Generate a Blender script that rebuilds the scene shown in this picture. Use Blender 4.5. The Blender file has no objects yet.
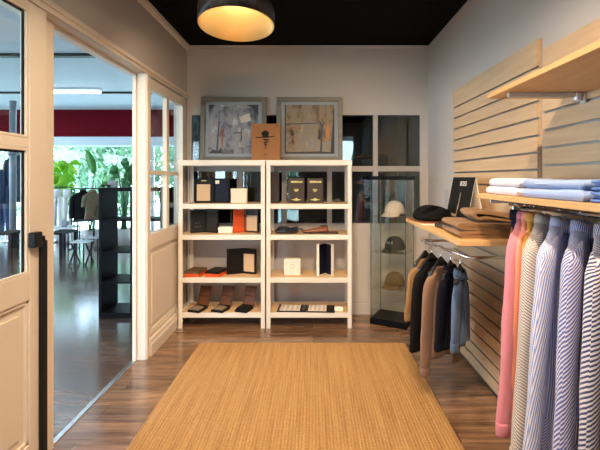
import bpy, bmesh, math, random
from mathutils import Vector, Matrix
random.seed(7)
SC = bpy.context.scene
COL = SC.collection
PI = math.pi
R = math.radians

# ------------------------------------------------------------------ constants of the place
F, VX, VY, EYE = 420.0, 313.0, 178.0, 1.4
YB = 4.32          # back partition
XL, XR = -1.295, 1.183
H = 2.758          # shop ceiling
YF = -1.6          # shop front (behind the viewer)
HY = 10.3          # hall window wall
HH = 3.02          # hall ceiling
HX = -9.5          # hall far left

def X(px, Y): return (px - VX) / F * Y
def Z(py, Y): return EYE - (py - VY) / F * Y

# ------------------------------------------------------------------ materials
MATS = {}
def nt(m):
    m.use_nodes = True
    t = m.node_tree
    return t, t.nodes, t.links

def mat(name, col, rough=0.5, metal=0.0, var=0.08, scale=8.0, bump=0.0, bscale=60.0, spec=0.5, stretch=None,
        coat=0.0, sheen=0.0, emit=None, estr=0.0, trans=None):
    """plain procedural surface: a noise-varied principled material"""
    if name in MATS: return MATS[name]
    m = bpy.data.materials.new(name)
    t, N, L = nt(m)
    b = N['Principled BSDF']
    tc = N.new('ShaderNodeTexCoord')
    mp = N.new('ShaderNodeMapping')
    if stretch: mp.inputs['Scale'].default_value = stretch
    L.new(tc.outputs['Object'], mp.inputs['Vector'])
    nz = N.new('ShaderNodeTexNoise'); nz.inputs['Scale'].default_value = scale; nz.inputs['Detail'].default_value = 5
    L.new(mp.outputs[0], nz.inputs['Vector'])
    mx = N.new('ShaderNodeMix'); mx.data_type = 'RGBA'
    c = Vector(col)
    mx.inputs['A'].default_value = (*(c * (1 - var)), 1)
    mx.inputs['B'].default_value = (*[min(1, v * (1 + var)) for v in col], 1)
    L.new(nz.outputs['Fac'], mx.inputs['Factor'])
    L.new(mx.outputs['Result'], b.inputs['Base Color'])
    b.inputs['Roughness'].default_value = rough
    b.inputs['Metallic'].default_value = metal
    b.inputs['Specular IOR Level'].default_value = spec
    b.inputs['Coat Weight'].default_value = coat
    b.inputs['Sheen Weight'].default_value = sheen
    if bump:
        n2 = N.new('ShaderNodeTexNoise'); n2.inputs['Scale'].default_value = bscale; n2.inputs['Detail'].default_value = 3
        L.new(mp.outputs[0], n2.inputs['Vector'])
        bp = N.new('ShaderNodeBump'); bp.inputs['Strength'].default_value = bump; bp.inputs['Distance'].default_value = 0.01
        L.new(n2.outputs['Fac'], bp.inputs['Height']); L.new(bp.outputs[0], b.inputs['Normal'])
    if emit:
        b.inputs['Emission Color'].default_value = (*emit, 1); b.inputs['Emission Strength'].default_value = estr
    if trans: b.inputs['Transmission Weight'].default_value = trans
    MATS[name] = m
    return m

def srgb(r, g, b):
    f = lambda v: (v / 255 / 12.92) if v <= 10 else ((v / 255 + 0.055) / 1.055) ** 2.4
    return (f(r), f(g), f(b))

def glass(name, tint=(1, 1, 1), ior=1.5, rough=0.0):
    """clear pane: transparent with a Schlick reflection that works from both sides of a slab"""
    if name in MATS: return MATS[name]
    m = bpy.data.materials.new(name)
    t, N, L = nt(m)
    N.remove(N['Principled BSDF'])
    out = N['Material Output']
    tr = N.new('ShaderNodeBsdfTransparent'); tr.inputs[0].default_value = (*tint, 1)
    gl = N.new('ShaderNodeBsdfGlossy'); gl.inputs['Roughness'].default_value = rough
    lw = N.new('ShaderNodeLayerWeight'); lw.inputs['Blend'].default_value = .5
    pw = N.new('ShaderNodeMath'); pw.operation = 'POWER'; pw.inputs[1].default_value = 5; L.new(lw.outputs['Facing'], pw.inputs[0])
    f0 = ((ior - 1) / (ior + 1)) ** 2
    ma = N.new('ShaderNodeMath'); ma.operation = 'MULTIPLY_ADD'; ma.inputs[1].default_value = 1 - f0; ma.inputs[2].default_value = f0
    L.new(pw.outputs[0], ma.inputs[0])
    mx = N.new('ShaderNodeMixShader')
    L.new(ma.outputs[0], mx.inputs[0]); L.new(tr.outputs[0], mx.inputs[1]); L.new(gl.outputs[0], mx.inputs[2])
    L.new(mx.outputs[0], out.inputs['Surface'])
    MATS[name] = m
    return m

def wood(name, c1, c2, axis='y', rough=0.45, scale=1.0, bump=0.04):
    """straight grain along axis"""
    if name in MATS: return MATS[name]
    m = bpy.data.materials.new(name)
    t, N, L = nt(m)
    b = N['Principled BSDF']
    tc = N.new('ShaderNodeTexCoord'); mp = N.new('ShaderNodeMapping')
    s = {'x': (1.2, 18, 18), 'y': (18, 1.2, 18), 'z': (18, 18, 1.2)}[axis]
    mp.inputs['Scale'].default_value = [v * scale for v in s]
    L.new(tc.outputs['Object'], mp.inputs['Vector'])
    nz = N.new('ShaderNodeTexNoise'); nz.inputs['Scale'].default_value = 2.0; nz.inputs['Detail'].default_value = 8; nz.inputs['Roughness'].default_value = .65
    L.new(mp.outputs[0], nz.inputs['Vector'])
    cr = N.new('ShaderNodeValToRGB')
    cr.color_ramp.elements[0].position = .3; cr.color_ramp.elements[0].color = (*c1, 1)
    cr.color_ramp.elements[1].position = .72; cr.color_ramp.elements[1].color = (*c2, 1)
    L.new(nz.outputs['Fac'], cr.inputs[0]); L.new(cr.outputs[0], b.inputs['Base Color'])
    b.inputs['Roughness'].default_value = rough
    bp = N.new('ShaderNodeBump'); bp.inputs['Strength'].default_value = bump; bp.inputs['Distance'].default_value = .01
    L.new(nz.outputs['Fac'], bp.inputs['Height']); L.new(bp.outputs[0], b.inputs['Normal'])
    MATS[name] = m
    return m

def stripes(name, c1, c2, period, ang=0.0, duty=0.5, c3=None, rough=.8):
    """woven stripes laid out in the cloth's own UV metres"""
    if name in MATS: return MATS[name]
    m = bpy.data.materials.new(name)
    t, N, L = nt(m)
    b = N['Principled BSDF']
    uv = N.new('ShaderNodeUVMap')
    mp = N.new('ShaderNodeMapping'); mp.inputs['Rotation'].default_value = (0, 0, ang)
    mp.inputs['Scale'].default_value = (1 / period,) * 3
    L.new(uv.outputs[0], mp.inputs['Vector'])
    sp = N.new('ShaderNodeSeparateXYZ'); L.new(mp.outputs[0], sp.inputs[0])
    fr = N.new('ShaderNodeMath'); fr.operation = 'FRACT'; L.new(sp.outputs['X'], fr.inputs[0])
    lt = N.new('ShaderNodeMath'); lt.operation = 'LESS_THAN'; lt.inputs[1].default_value = duty; L.new(fr.outputs[0], lt.inputs[0])
    mx = N.new('ShaderNodeMix'); mx.data_type = 'RGBA'
    mx.inputs['A'].default_value = (*c1, 1); mx.inputs['B'].default_value = (*c2, 1)
    L.new(lt.outputs[0], mx.inputs['Factor'])
    L.new(mx.outputs['Result'], b.inputs['Base Color'])
    b.inputs['Roughness'].default_value = rough; b.inputs['Specular IOR Level'].default_value = .2
    b.inputs['Sheen Weight'].default_value = .15
    MATS[name] = m
    return m

# ------------------------------------------------------------------ mesh builder
class MB:
    def __init__(s): s.v = []; s.f = []; s.uv = []; s.fm = []; s.mi = 0; s.smooth = []
    def face(s, idx, uvs=None, sm=False):
        s.f.append(idx); s.uv.append(uvs); s.fm.append(s.mi); s.smooth.append(sm)
    def box(s, x0, x1, y0, y1, z0, z1, M=None):
        b = len(s.v)
        P = [(x0, y0, z0), (x1, y0, z0), (x1, y1, z0), (x0, y1, z0), (x0, y0, z1), (x1, y0, z1), (x1, y1, z1), (x0, y1, z1)]
        for p in P: s.v.append(tuple(M @ Vector(p)) if M else p)
        for q in ((3, 2, 1, 0), (4, 5, 6, 7), (0, 1, 5, 4), (1, 2, 6, 5), (2, 3, 7, 6), (3, 0, 4, 7)):
            s.face([b + i for i in q])
        return s
    def prism(s, poly, d0, d1, axis='y', sm=False, M=None):
        """extrude a 2-D polygon along axis; poly in the other two axes (x,z | y,z | x,y)"""
        n = len(poly); b = len(s.v)
        for d in (d0, d1):
            for (a, c) in poly:
                p = {'y': (a, d, c), 'x': (d, a, c), 'z': (a, c, d)}[axis]
                s.v.append(tuple(M @ Vector(p)) if M else p)
        for i in range(n):
            j = (i + 1) % n
            s.face([b + i, b + j, b + n + j, b + n + i], None, sm)
        s.face(list(range(b + n - 1, b - 1, -1))); s.face(list(range(b + n, b + 2 * n)))
        return s
    def loft(s, rings, cap0=True, cap1=True, closed=True, sm=True, uvs=None):
        """rings: list of equal-length point lists"""
        b = len(s.v); n = len(rings[0])
        for r in rings:
            for p in r: s.v.append(tuple(p))
        m = n if closed else n - 1
        for k in range(len(rings) - 1):
            for i in range(m):
                j = (i + 1) % n
                u = None
                if uvs:
                    a, c = uvs[k], uvs[k + 1]
                    u = [a[i], a[i + 1], c[i + 1], c[i]]
                s.face([b + k * n + i, b + k * n + j, b + (k + 1) * n + j, b + (k + 1) * n + i], u, sm)
        if cap0: s.face([b + i for i in range(n - 1, -1, -1)])
        if cap1: s.face([b + (len(rings) - 1) * n + i for i in range(n)])
        return s
    def tube(s, pts, r, n=8, cap=True):
        pts = [Vector(p) for p in pts]
        rs = r if isinstance(r, (list, tuple)) else [r] * len(pts)
        rings = []; up = Vector((0, 0, 1))
        prev = None
        for i, p in enumerate(pts):
            d = (pts[min(i + 1, len(pts) - 1)] - pts[max(i - 1, 0)])
            if d.length < 1e-9: d = Vector((0, 0, 1))
            d.normalize()
            if prev is None:
                a = d.cross(up)
                if a.length < .05: a = d.cross(Vector((1, 0, 0)))
            else:
                a = prev - d * prev.dot(d)
                if a.length < 1e-4: a = d.cross(up)
            a.normalize(); c = d.cross(a); prev = a
            rings.append([p + (a * math.cos(2 * PI * k / n) + c * math.sin(2 * PI * k / n)) * rs[i] for k in range(n)])
        return s.loft(rings, cap, cap)
    def lathe(s, prof, c=(0, 0, 0), n=24, cap0=True, cap1=True, sx=1.0, sy=1.0):
        rings = [[(c[0] + r * sx * math.cos(2 * PI * k / n), c[1] + r * sy * math.sin(2 * PI * k / n), c[2] + z) for k in range(n)] for (r, z) in prof]
        return s.loft(rings, cap0, cap1)
    def grid(s, fn, nu, nv, sm=True, uvfn=None):
        b = len(s.v)
        for j in range(nv + 1):
            for i in range(nu + 1):
                s.v.append(tuple(fn(i / nu, j / nv)))
        for j in range(nv):
            for i in range(nu):
                a = b + j * (nu + 1) + i
                u = None
                if uvfn: u = [uvfn(i / nu, j / nv), uvfn((i + 1) / nu, j / nv), uvfn((i + 1) / nu, (j + 1) / nv), uvfn(i / nu, (j + 1) / nv)]
                s.face([a, a + 1, a + nu + 2, a + nu + 1], u, sm)
        return s
    def build(s, name, m, parent=None, loc=None, rot=None, bev=0.0, solid=0.0, sub=0, kind=None, label=None, fix=True):
        me = bpy.data.meshes.new(name)
        me.from_pydata(s.v, [], s.f)
        mats = m if isinstance(m, (list, tuple)) else [m]
        for q in mats: me.materials.append(q)
        for i, p in enumerate(me.polygons):
            p.material_index = s.fm[i]; p.use_smooth = s.smooth[i]
        if any(s.uv):
            ul = me.uv_layers.new(name='UVMap')
            for i, p in enumerate(me.polygons):
                if s.uv[i]:
                    for k, li in enumerate(p.loop_indices): ul.data[li].uv = s.uv[i][k]
        if fix:
            bm = bmesh.new(); bm.from_mesh(me)
            bmesh.ops.recalc_face_normals(bm, faces=bm.faces)
            bm.to_mesh(me); bm.free()
        o = bpy.data.objects.new(name, me); COL.objects.link(o)
        if parent is not None: o.parent = parent
        if loc: o.location = loc
        if rot: o.rotation_euler = rot
        if bev:
            d = o.modifiers.new('bevel', 'BEVEL'); d.width = bev; d.segments = 2; d.limit_method = 'ANGLE'; d.angle_limit = R(40)
        if solid:
            d = o.modifiers.new('solid', 'SOLIDIFY'); d.thickness = solid; d.offset = 0
        if sub:
            d = o.modifiers.new('sub', 'SUBSURF'); d.levels = sub; d.render_levels = sub
        if kind: o['kind'] = kind
        if label: o['label'] = label
        return o

def thing(name, label, cat, loc=(0, 0, 0), rz=0.0, group=None):
    o = bpy.data.objects.new(name, None); COL.objects.link(o)
    o.empty_display_size = .05
    o.location = loc; o.rotation_euler = (0, 0, rz)
    o['label'] = label; o['category'] = cat
    if group: o['group'] = group
    return o
def tag(o, label, cat, group=None):
    o['label'] = label; o['category'] = cat
    if group: o['group'] = group
    return o
def struct(name, mb, m, bev=0.0):
    return mb.build(name, m, kind='structure', bev=bev)
def kids(o): return [c for c in COL.objects if c.parent == o]
def dup(root, loc, rz=None, label=None, parent=None):
    c = root.copy(); COL.objects.link(c)
    if parent is not None: c.parent = parent
    else:
        c.location = loc
        if rz is not None: c.rotation_euler = (0, 0, rz)
    if label: c['label'] = label
    for k in kids(root): dup(k, None, None, None, c)
    return c

def rrect(w, h, r, n=4, cx=0, cy=0):
    """rounded rectangle polygon"""
    pts = []
    for (sx, sy, a0) in ((1, 1, 0), (-1, 1, 90), (-1, -1, 180), (1, -1, 270)):
        for k in range(n + 1):
            a = R(a0 + 90 * k / n)
            pts.append((cx + sx * (w / 2 - r) + r * math.cos(a), cy + sy * (h / 2 - r) + r * math.sin(a)))
    return pts

# ------------------------------------------------------------------ palette
white_paint = mat('white_paint', srgb(226, 212, 196), .42, var=.02, scale=3)
wall_paint = mat('wall_paint', srgb(196, 186, 178), .8, var=.03, scale=2, bump=.03, bscale=120)
panel_paint = mat('panel_paint', srgb(178, 166, 152), .6, var=.03, scale=2)
mullion_paint = mat('mullion_paint', srgb(176, 166, 158), .5, var=.03, scale=2)
black_ceiling = mat('black_ceiling', (.0035, .0035, .004), .9, var=.1, spec=.1)
black_metal = mat('black_metal', (.007, .007, .008), .45, var=.1, spec=.25)
black_wood = mat('black_wood', (.004, .004, .005), .5, var=.15, spec=.08)
alu = mat('aluminium', (.72, .72, .72), .32, metal=1.0, var=.04)
chrome = mat('chrome', (.8, .8, .8), .16, metal=1.0, var=.02)
glass_clear = glass('clear_glass', (.97, .985, .98), 1.45)
glass_dark = glass('partition_glass', (.62, .68, .7), 1.9)
glass_cab = glass('cabinet_glass', (.955, .97, .95), 1.5)
shelf_white = wood('whitewashed_board', srgb(222, 212, 200), srgb(238, 231, 220), 'x', .5)
shelf_post_m = wood('whitewashed_post', srgb(220, 211, 200), srgb(238, 231, 221), 'z', .5)
shelf_top_m = wood('shelf_face_wood', srgb(205, 168, 120), srgb(226, 192, 146), 'x', .5)
maple = wood('maple_slat', srgb(192, 160, 124), srgb(212, 182, 146), 'y', .5)
maple_board = wood('maple_board', srgb(206, 156, 100), srgb(226, 182, 126), 'y', .42)
red_paint = mat('red_paint', srgb(88, 3, 16), .8, var=.04, spec=.08)
leather_black = mat('black_leatherette', (.006, .0055, .0055), .42, var=.2, bump=.1, bscale=200, spec=.25)
navy_card = mat('navy_card', (.007, .008, .022), .55, var=.1, spec=.25)
kraft = mat('kraft_card', srgb(146, 96, 52), .75, var=.06, scale=14)
beige_card = mat('beige_card', srgb(206, 176, 140), .7, var=.04)
cream_card = mat('cream_card', srgb(232, 214, 190), .6, var=.03)
orange_card = mat('orange_card', srgb(214, 84, 30), .6, var=.05)
white_card = mat('white_card', srgb(236, 228, 216), .6, var=.02)
brown_leather = mat('brown_leather', srgb(84, 46, 26), .38, var=.2, scale=20, bump=.08, bscale=150)
dark_brown_card = mat('dark_brown_card', srgb(58, 42, 32), .55, var=.1)
gold = mat('gold_foil', (.75, .5, .16), .3, metal=1.0, var=.05)
ink = mat('black_ink', (.006, .0055, .005), .6, var=.05, spec=.2)
white_ink = mat('white_ink', (.75, .72, .68), .6, var=.03)

# ================================================================== SETTING
def floor_material(name='oak_laminate', hall=False):
    m = bpy.data.materials.new(name)
    t, N, L = nt(m); b = N['Principled BSDF']
    tc = N.new('ShaderNodeTexCoord')
    br = N.new('ShaderNodeTexBrick')
    br.offset = .37; br.inputs['Scale'].default_value = 1.0
    br.inputs['Brick Width'].default_value = 1.25; br.inputs['Row Height'].default_value = .185
    br.inputs['Mortar Size'].default_value = .0016; br.inputs['Mortar Smooth'].default_value = .1
    br.inputs['Bias'].default_value = 0
    br.inputs['Color1'].default_value = (0, 0, 0, 1); br.inputs['Color2'].default_value = (1, 1, 1, 1); br.inputs['Mortar'].default_value = (.5, .5, .5, 1)
    L.new(tc.outputs['Object'], br.inputs['Vector'])
    mp = N.new('ShaderNodeMapping'); mp.inputs['Scale'].default_value = (1.6, 15, 1)
    L.new(tc.outputs['Object'], mp.inputs['Vector'])
    off = N.new('ShaderNodeVectorMath'); off.operation = 'ADD'
    sc = N.new('ShaderNodeVectorMath'); sc.operation = 'SCALE'; sc.inputs['Scale'].default_value = 7.0
    L.new(br.outputs['Color'], sc.inputs[0]); L.new(mp.outputs[0], off.inputs[0]); L.new(sc.outputs[0], off.inputs[1])
    nz = N.new('ShaderNodeTexNoise'); nz.inputs['Scale'].default_value = 1.6; nz.inputs['Detail'].default_value = 9; nz.inputs['Roughness'].default_value = .62
    nz.inputs['Distortion'].default_value = .6
    L.new(off.outputs[0], nz.inputs['Vector'])
    cr = N.new('ShaderNodeValToRGB')
    e = cr.color_ramp.elements
    e[0].position = .28; e[0].color = (*srgb(84, 60, 44), 1)
    e[1].position = .75; e[1].color = (*srgb(172, 134, 102), 1)
    q = e.new(.5); q.color = (*srgb(130, 98, 74), 1)
    if hall:  # same oak, with the hall's cool daylight put into a greyer colour
        for k_, c_ in zip(e, (srgb(66, 52, 46), srgb(98, 80, 70), srgb(126, 108, 96))): k_.color = (*c_, 1)
    L.new(nz.outputs['Fac'], cr.inputs[0])
    mx = N.new('ShaderNodeMix'); mx.data_type = 'RGBA'; mx.blend_type = 'MULTIPLY'; mx.inputs['Factor'].default_value = .55
    cr2 = N.new('ShaderNodeValToRGB'); cr2.color_ramp.elements[0].color = (.55, .53, .52, 1); cr2.color_ramp.elements[1].color = (1.25, 1.2, 1.15, 1)
    L.new(br.outputs['Color'], cr2.inputs[0])
    L.new(cr.outputs[0], mx.inputs['A']); L.new(cr2.outputs[0], mx.inputs['B'])
    m2 = N.new('ShaderNodeMix'); m2.data_type = 'RGBA'; m2.inputs['B'].default_value = (.02, .013, .008, 1)
    L.new(br.outputs['Fac'], m2.inputs['Factor']); L.new(mx.outputs['Result'], m2.inputs['A'])
    L.new(m2.outputs['Result'], b.inputs['Base Color'])
    b.inputs['Roughness'].default_value = .2 if hall else .26; b.inputs['Coat Weight'].default_value = .8 if hall else .5; b.inputs['Coat Roughness'].default_value = .16 if hall else .14; b.inputs['Coat IOR'].default_value = 1.55 if hall else 1.5
    bp = N.new('ShaderNodeBump'); bp.inputs['Strength'].default_value = .05; bp.inputs['Distance'].default_value = .01
    L.new(nz.outputs['Fac'], bp.inputs['Height']); L.new(bp.outputs[0], b.inputs['Normal'])
    return m
struct('floor', MB().box(-1.372, XR + .1, -4.0, YB + 1.7, -.12, 0), floor_material())
struct('floor_hall', MB().box(HX - .1, -1.3725, -4.0, HY + .1, -.12, 0).box(-1.3725, XR, YB + 1.7005, HY + .1, -.12, 0), floor_material('oak_laminate_daylit', True))

# shop ceiling and hall ceiling
struct('ceiling', MB().box(-1.42, XR + .1, YF - .1, YB + .1, H, H + .35), black_ceiling)
hall_white = mat('hall_ceiling_paint', srgb(188, 196, 206), .8, var=.02)
struct('ceiling_hall', MB().box(HX - .1, -1.42, -4.1, HY + .1, HH, HH + .1).box(-1.42, XR + .1, YB + 1.7, HY + .1, HH, HH + .1), hall_white)

# right wall, wall above doors
struct('wall_right', MB().box(XR, XR + .1, YF - .1, YB + 1.7, 0, H + .3), wall_paint)
struct('wall_left', MB().box(-1.42, XL, YF - .1, YB, 2.25, H).box(-1.42, XL, YF - .1, .0, 0, 2.25)
       .box(-1.42, XL, 4.285, YB, 0, 2.25), wall_paint)
# architrave over the glazed side
arch = MB().box(-1.42, -1.285, .0, 4.285, 2.2055, 2.25).box(-1.42, -1.36, 1.08, 3.21, 2.185, 2.2055).box(-1.30, -1.272, .0, 4.30, 2.235, 2.262).box(-1.30, -1.279, .0, 4.30, 2.2055, 2.222)
struct('trim_1', arch, white_paint, .004)
# jambs of the doorway (far side), stepped reveal
jamb = MB().box(-1.380, -1.352, 3.205, 3.30, 0, 2.205).box(-1.352, -1.285, 3.225, 3.30, 0, 2.205).box(-1.29, -1.275, 3.235, 3.262, 0, 2.205)
struct('trim_2', jamb, white_paint, .003)
# metal threshold
struct('trim_3', MB().box(-1.387, -1.357, 2.0, 3.21, 0, .006), alu, .002)
# crown mouldings
crown = MB().prism([(XL, H), (XL, H - .05), (XL + .012, H - .05), (XL + .03, H - .022), (XL + .034, H)], YF, YB, 'y')
struct('trim_4', crown, white_paint)
struct('trim_5', MB().prism([(YB, H), (YB, H - .03), (YB - .012, H - .03), (YB - .022, H)], XL, XR, 'x'), wall_paint)

# ---- back partition: solid top and bottom, glazing between
mull_c = [X(193.5, YB), X(239.5, YB), X(284.3, YB), X(329.5, YB), X(375.5, YB), X(422, YB)]
zt, zr1, zr0, zb = 2.048, 1.523, 1.467, .932
bw = MB().box(XL - .125, XR, YB, YB + .1, zt, H).box(XL - .125, XR, YB, YB + .1, 0, zb)
bw.box(XL - .125, mull_c[0] - .02, YB, YB + .1, zb, zt).box(mull_c[5] - .02, XR, YB, YB + .1, zb, zt)
struct('wall_back', bw, wall_paint)
fr = MB()
for c in mull_c[1:5]: fr.box(c - .025, c + .025, YB - .004, YB + .06, zb, zt)
fr.box(mull_c[0] - .02, mull_c[5] - .02, YB - .002, YB + .058, zr0, zr1)
w2 = struct('window_2', fr, mullion_paint, .003)
for i in range(5):
    for (a, b) in ((zb, zr0), (zr1, zt)):
        MB().box(mull_c[i] - .02, mull_c[i + 1] - .02, YB + .022, YB + .028, a, b).build('pane', glass_dark, w2)
# dado moulding and skirting on back wall
struct('baseboard_back', MB().box(.37, XR, YB - .014, YB, 0, .11).box(.37, XR, YB - .02, YB, .0, .02), wall_paint, .004)
# dim stockroom behind the partition
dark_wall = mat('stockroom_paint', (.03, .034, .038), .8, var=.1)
struct('wall_stockroom', MB().box(-1.42, XR, YB + 1.6, YB + 1.7, 0, HH).box(-1.42, -1.32, YB + .1, YB + 1.6, 0, HH)
       .box(-1.32, XR, YB + .1, YB + 1.6, H, H + .1), dark_wall)

# ---- shop front behind the viewer
fw = MB().box(XL - .125, XR, YF - .1, YF, 2.42, H).box(XL - .125, XR, YF - .1, YF, 0, .22).box(-.30, .62, YF - .1, YF, .22, 2.42)
fw.box(.62, XR, YF - .1, YF, .22, 1.82).box(1.02, XR, YF - .1, YF, 1.82, 2.42).box(XL - .125, -1.2, YF - .1, YF, .22, 2.42)
struct('wall_front', fw, wall_paint)
ff = MB()
for xx in (-1.17, -.75, -.33): ff.box(xx - .03, xx + .03, YF - .08, YF - .02, .22, 2.42)
for zz in (.25, 1.28, 2.39): ff.box(-1.2, -.3, YF - .08, YF - .02, zz - .03, zz + .03)
w3 = struct('window_3', ff, mullion_paint, .003)
MB().box(-1.2, -.3, YF - .054, YF - .048, .22, 2.42).build('pane', glass_clear, w3)
ff = MB()
for xx in (.635, 1.005): ff.box(xx - .015, xx + .015, YF - .08, YF - .02, 1.82, 2.42)
w5 = struct('window_5', ff, mullion_paint, .003)
MB().box(.62, 1.02, YF - .054, YF - .048, 1.82, 2.42).build('pane', glass_clear, w5)
struct('sky_blocker', MB().box(-1.355, 4.5, -5.2, YF - .1005, 2.62, 2.74), mat('sky_blocker_paint', srgb(70, 72, 74), .8))  # unseen roof added to keep sky light out of the front windows
# ---- fixed door leaf (left foreground)
leaf_x0, leaf_x1 = -1.335, -1.29
def leaf_panel(mb, y0, y1, z0, z1, xf, back):
    """recessed panel with a moulded bead"""
    d = .016
    mb.box(back, xf - d, y0, y1, z0, z1)
    for (a, b, c, e) in ((y0, y1, z0, z0 + .018), (y0, y1, z1 - .018, z1), (y0, y0 + .018, z0, z1), (y1 - .018, y1, z0, z1)):
        mb.box(back, xf - .006, a, b, c, e)
    mb.box(back, xf - .009, y0 + .055, y1 - .055, z0 + .055, z1 - .055)
dl = MB()
dl.box(leaf_x0, leaf_x1, 1.914, 2.035, .008, 2.204)
dl.box(leaf_x0, leaf_x1, 1.08, 1.25, .008, 2.204)
dl.box(leaf_x0, leaf_x1, 1.25, 1.914, 2.168, 2.204)
dl.box(leaf_x0, leaf_x1, 1.25, 1.914, .845, .965)
dl.box(leaf_x0, leaf_x1, 1.25, 1.914, .008, .185)
leaf_panel(dl, 1.25, 1.914, .185, .845, leaf_x1, leaf_x0 + .01)
door = struct('door_1', dl, white_paint, .003)
mb = MB().box(leaf_x0 + .005, leaf_x1 - .004, 1.25, 1.914, 1.535, 1.582)
mb.build('muntin', white_paint, door, bev=.005)
bead = MB()
for (za, zb_) in ((.965, 1.535), (1.582, 2.168)):
    bead.box(-1.305, -1.293, 1.896, 1.9135, za, zb_).box(-1.305, -1.293, 1.25, 1.896, za, za + .012).box(-1.305, -1.293, 1.25, 1.896, zb_ - .012, zb_)
bead.build('glazing_bead', white_paint, door, bev=.002)
gk = MB()
for (za, zb_) in ((.965, 1.535), (1.582, 2.168)):
    gk.box(-1.309, -1.3055, 1.884, 1.9, za, zb_).box(-1.309, -1.3055, 1.25, 1.884, zb_ - .022, zb_)
gk.build('gasket', black_metal, door)
for (za, zb_) in ((.965, 1.535), (1.582, 2.168)):
    MB().box(-1.316, -1.3095, 1.25, 1.9135, za, zb_).build('pane', glass_clear, door)
MB().box(-1.334, -1.301, 2.0352, 2.05, .008, 2.204).build('seal_strip', white_card, door)
MB().box(-1.368, leaf_x0, 1.97, 2.165, .008, 2.204).build('meeting_stile', white_paint, door, bev=.003)
bolt = MB().box(-1.289, -1.268, 1.972, 2.008, .01, 1.105).build('floor_bolt', black_metal, door, bev=.003, label='long black floor bolt rail')
hd = MB().box(-1.289, -1.256, 1.897, 1.955, 1.083, 1.152)
hd.build('lock_case', black_metal, door, bev=.006, label='square black lock case')
MB().tube([(-1.272, 1.955, 1.125), (-1.268, 1.975, 1.122), (-1.272, 1.98, 1.10)], .009, 8).build('bolt_lever', black_metal, door)

# ---- fixed side light with panelled base
sl = MB()
gy0, gy1, gz0, gz1 = 3.345, 4.17, .952, 2.115
sl.box(-1.36, -1.292, 3.30, gy0, 0, 2.205).box(-1.36, -1.292, gy1, 4.285, 0, 2.205)
sl.box(-1.36, -1.292, gy0, gy1, gz1, 2.195).box(-1.36, -1.292, gy0, gy1, .835, gz0)
sl.box(-1.36, -1.292, gy0, gy1, 0, .165)
leaf_panel(sl, gy0, gy1, .165, .835, -1.292, -1.34)
w1 = struct('window_1', sl, white_paint, .003)
mm = MB().box(-1.335, -1.297, 3.725, 3.79, gz0, gz1)
mm.build('mullion', white_paint, w1, bev=.005)
MB().box(-1.335, -1.3, gy0, gy1, 1.425, 1.462).build('muntin', white_paint, w1, bev=.004)
for (ya, yb) in ((gy0, 3.725), (3.79, gy1)):
    for (za, zb_) in ((gz0, 1.425), (1.462, gz1)):
        MB().box(-1.32, -1.314, ya, yb, za, zb_).build('pane', glass_clear, w1)
sl = MB()
sl.box(-1.36, -1.292, .0, .1, 0, 2.205).box(-1.36, -1.292, .95, 1.08, 0, 2.205).box(-1.36, -1.292, .1, .95, 2.115, 2.205)
sl.box(-1.36, -1.292, .1, .95, .835, .952).box(-1.36, -1.292, .1, .95, 0, .165)
leaf_panel(sl, .1, .95, .165, .835, -1.292, -1.34)
w7 = struct('window_7', sl, white_paint, .003)
MB().box(-1.335, -1.297, .495, .555, .952, 2.115).build('mullion', white_paint, w7, bev=.005)
MB().box(-1.32, -1.314, .1, .95, .952, 2.115).build('pane', glass_clear, w7)
struct('baseboard_left', MB().prism([(-1.292, 0), (-1.268, 0), (-1.268, .085), (-1.276, .1), (-1.28, .125), (-1.292, .13)], 3.30, YB, 'y'), white_paint)
struct('baseboard_right', MB().box(XR - .014, XR, 3.5, YB, 0, .09), wall_paint, .003)

# ---- hall shell
hall_wall = mat('hall_wall_paint', srgb(206, 208, 206), .8, var=.02)
hw = MB().box(HX - .1, -1.3, HY, HY + .1, 2.60, HH).box(HX - .1, -1.3, HY, HY + .1, 0, .10)
struct('wall_hall_end', hw, hall_wall)
struct('trim_6', MB().box(HX, -1.42, HY - .35, HY + .02, 2.375, HH), red_paint)
struct('trim_7', MB().box(HX, -1.42, HY - .37, HY + .04, 2.17, 2.375), hall_white)
hwf = MB()
for xx in (-8.4, -7.45, -3.95, -2.6): hwf.box(xx - .035, xx + .035, HY + .02, HY + .09, .1, 2.6)
w4 = struct('window_4', hwf, hall_white, .003)
MB().box(HX, -1.42, HY + .05, HY + .056, .1, 2.6).build('pane', glass_clear, w4)
hl = MB().box(HX - .1, HX, -4.1, HY, 0, .3).box(HX - .1, HX, -4.1, HY, 2.5, HH)
for yy in (-3.6, -.6, 2.4, 5.4, 8.4, 10.2): hl.box(HX - .1, HX, yy - .12, yy + .12, .3, 2.5)
struct('wall_hall_left', hl, hall_wall)
struct('wall_hall_near', MB().box(HX, -1.42, -4.1, -4.0, 0, .06).box(HX, -1.42, -4.1, -4.0, 2.5, HH).box(HX, -6.6, -4.1, -4.0, .06, 2.5).box(-1.75, -1.42, -4.1, -4.0, .06, 2.5), hall_wall)
nf = MB()
for xx in (-6.57, -5.4, -4.2, -3.0, -1.78): nf.box(xx - .035, xx + .035, -4.08, -4.02, .06, 2.5)
w6 = struct('window_6', nf, hall_white, .003)
MB().box(-6.6, -1.75, -4.054, -4.048, .06, 2.5).build('pane', glass_clear, w6)
struct('wall_hall_right', MB().box(-1.42, -1.36, YB + 1.6, HY, 0, HH).box(-1.42, -1.36, -4.1, YF - .1, 0, HH), hall_wall)
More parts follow.
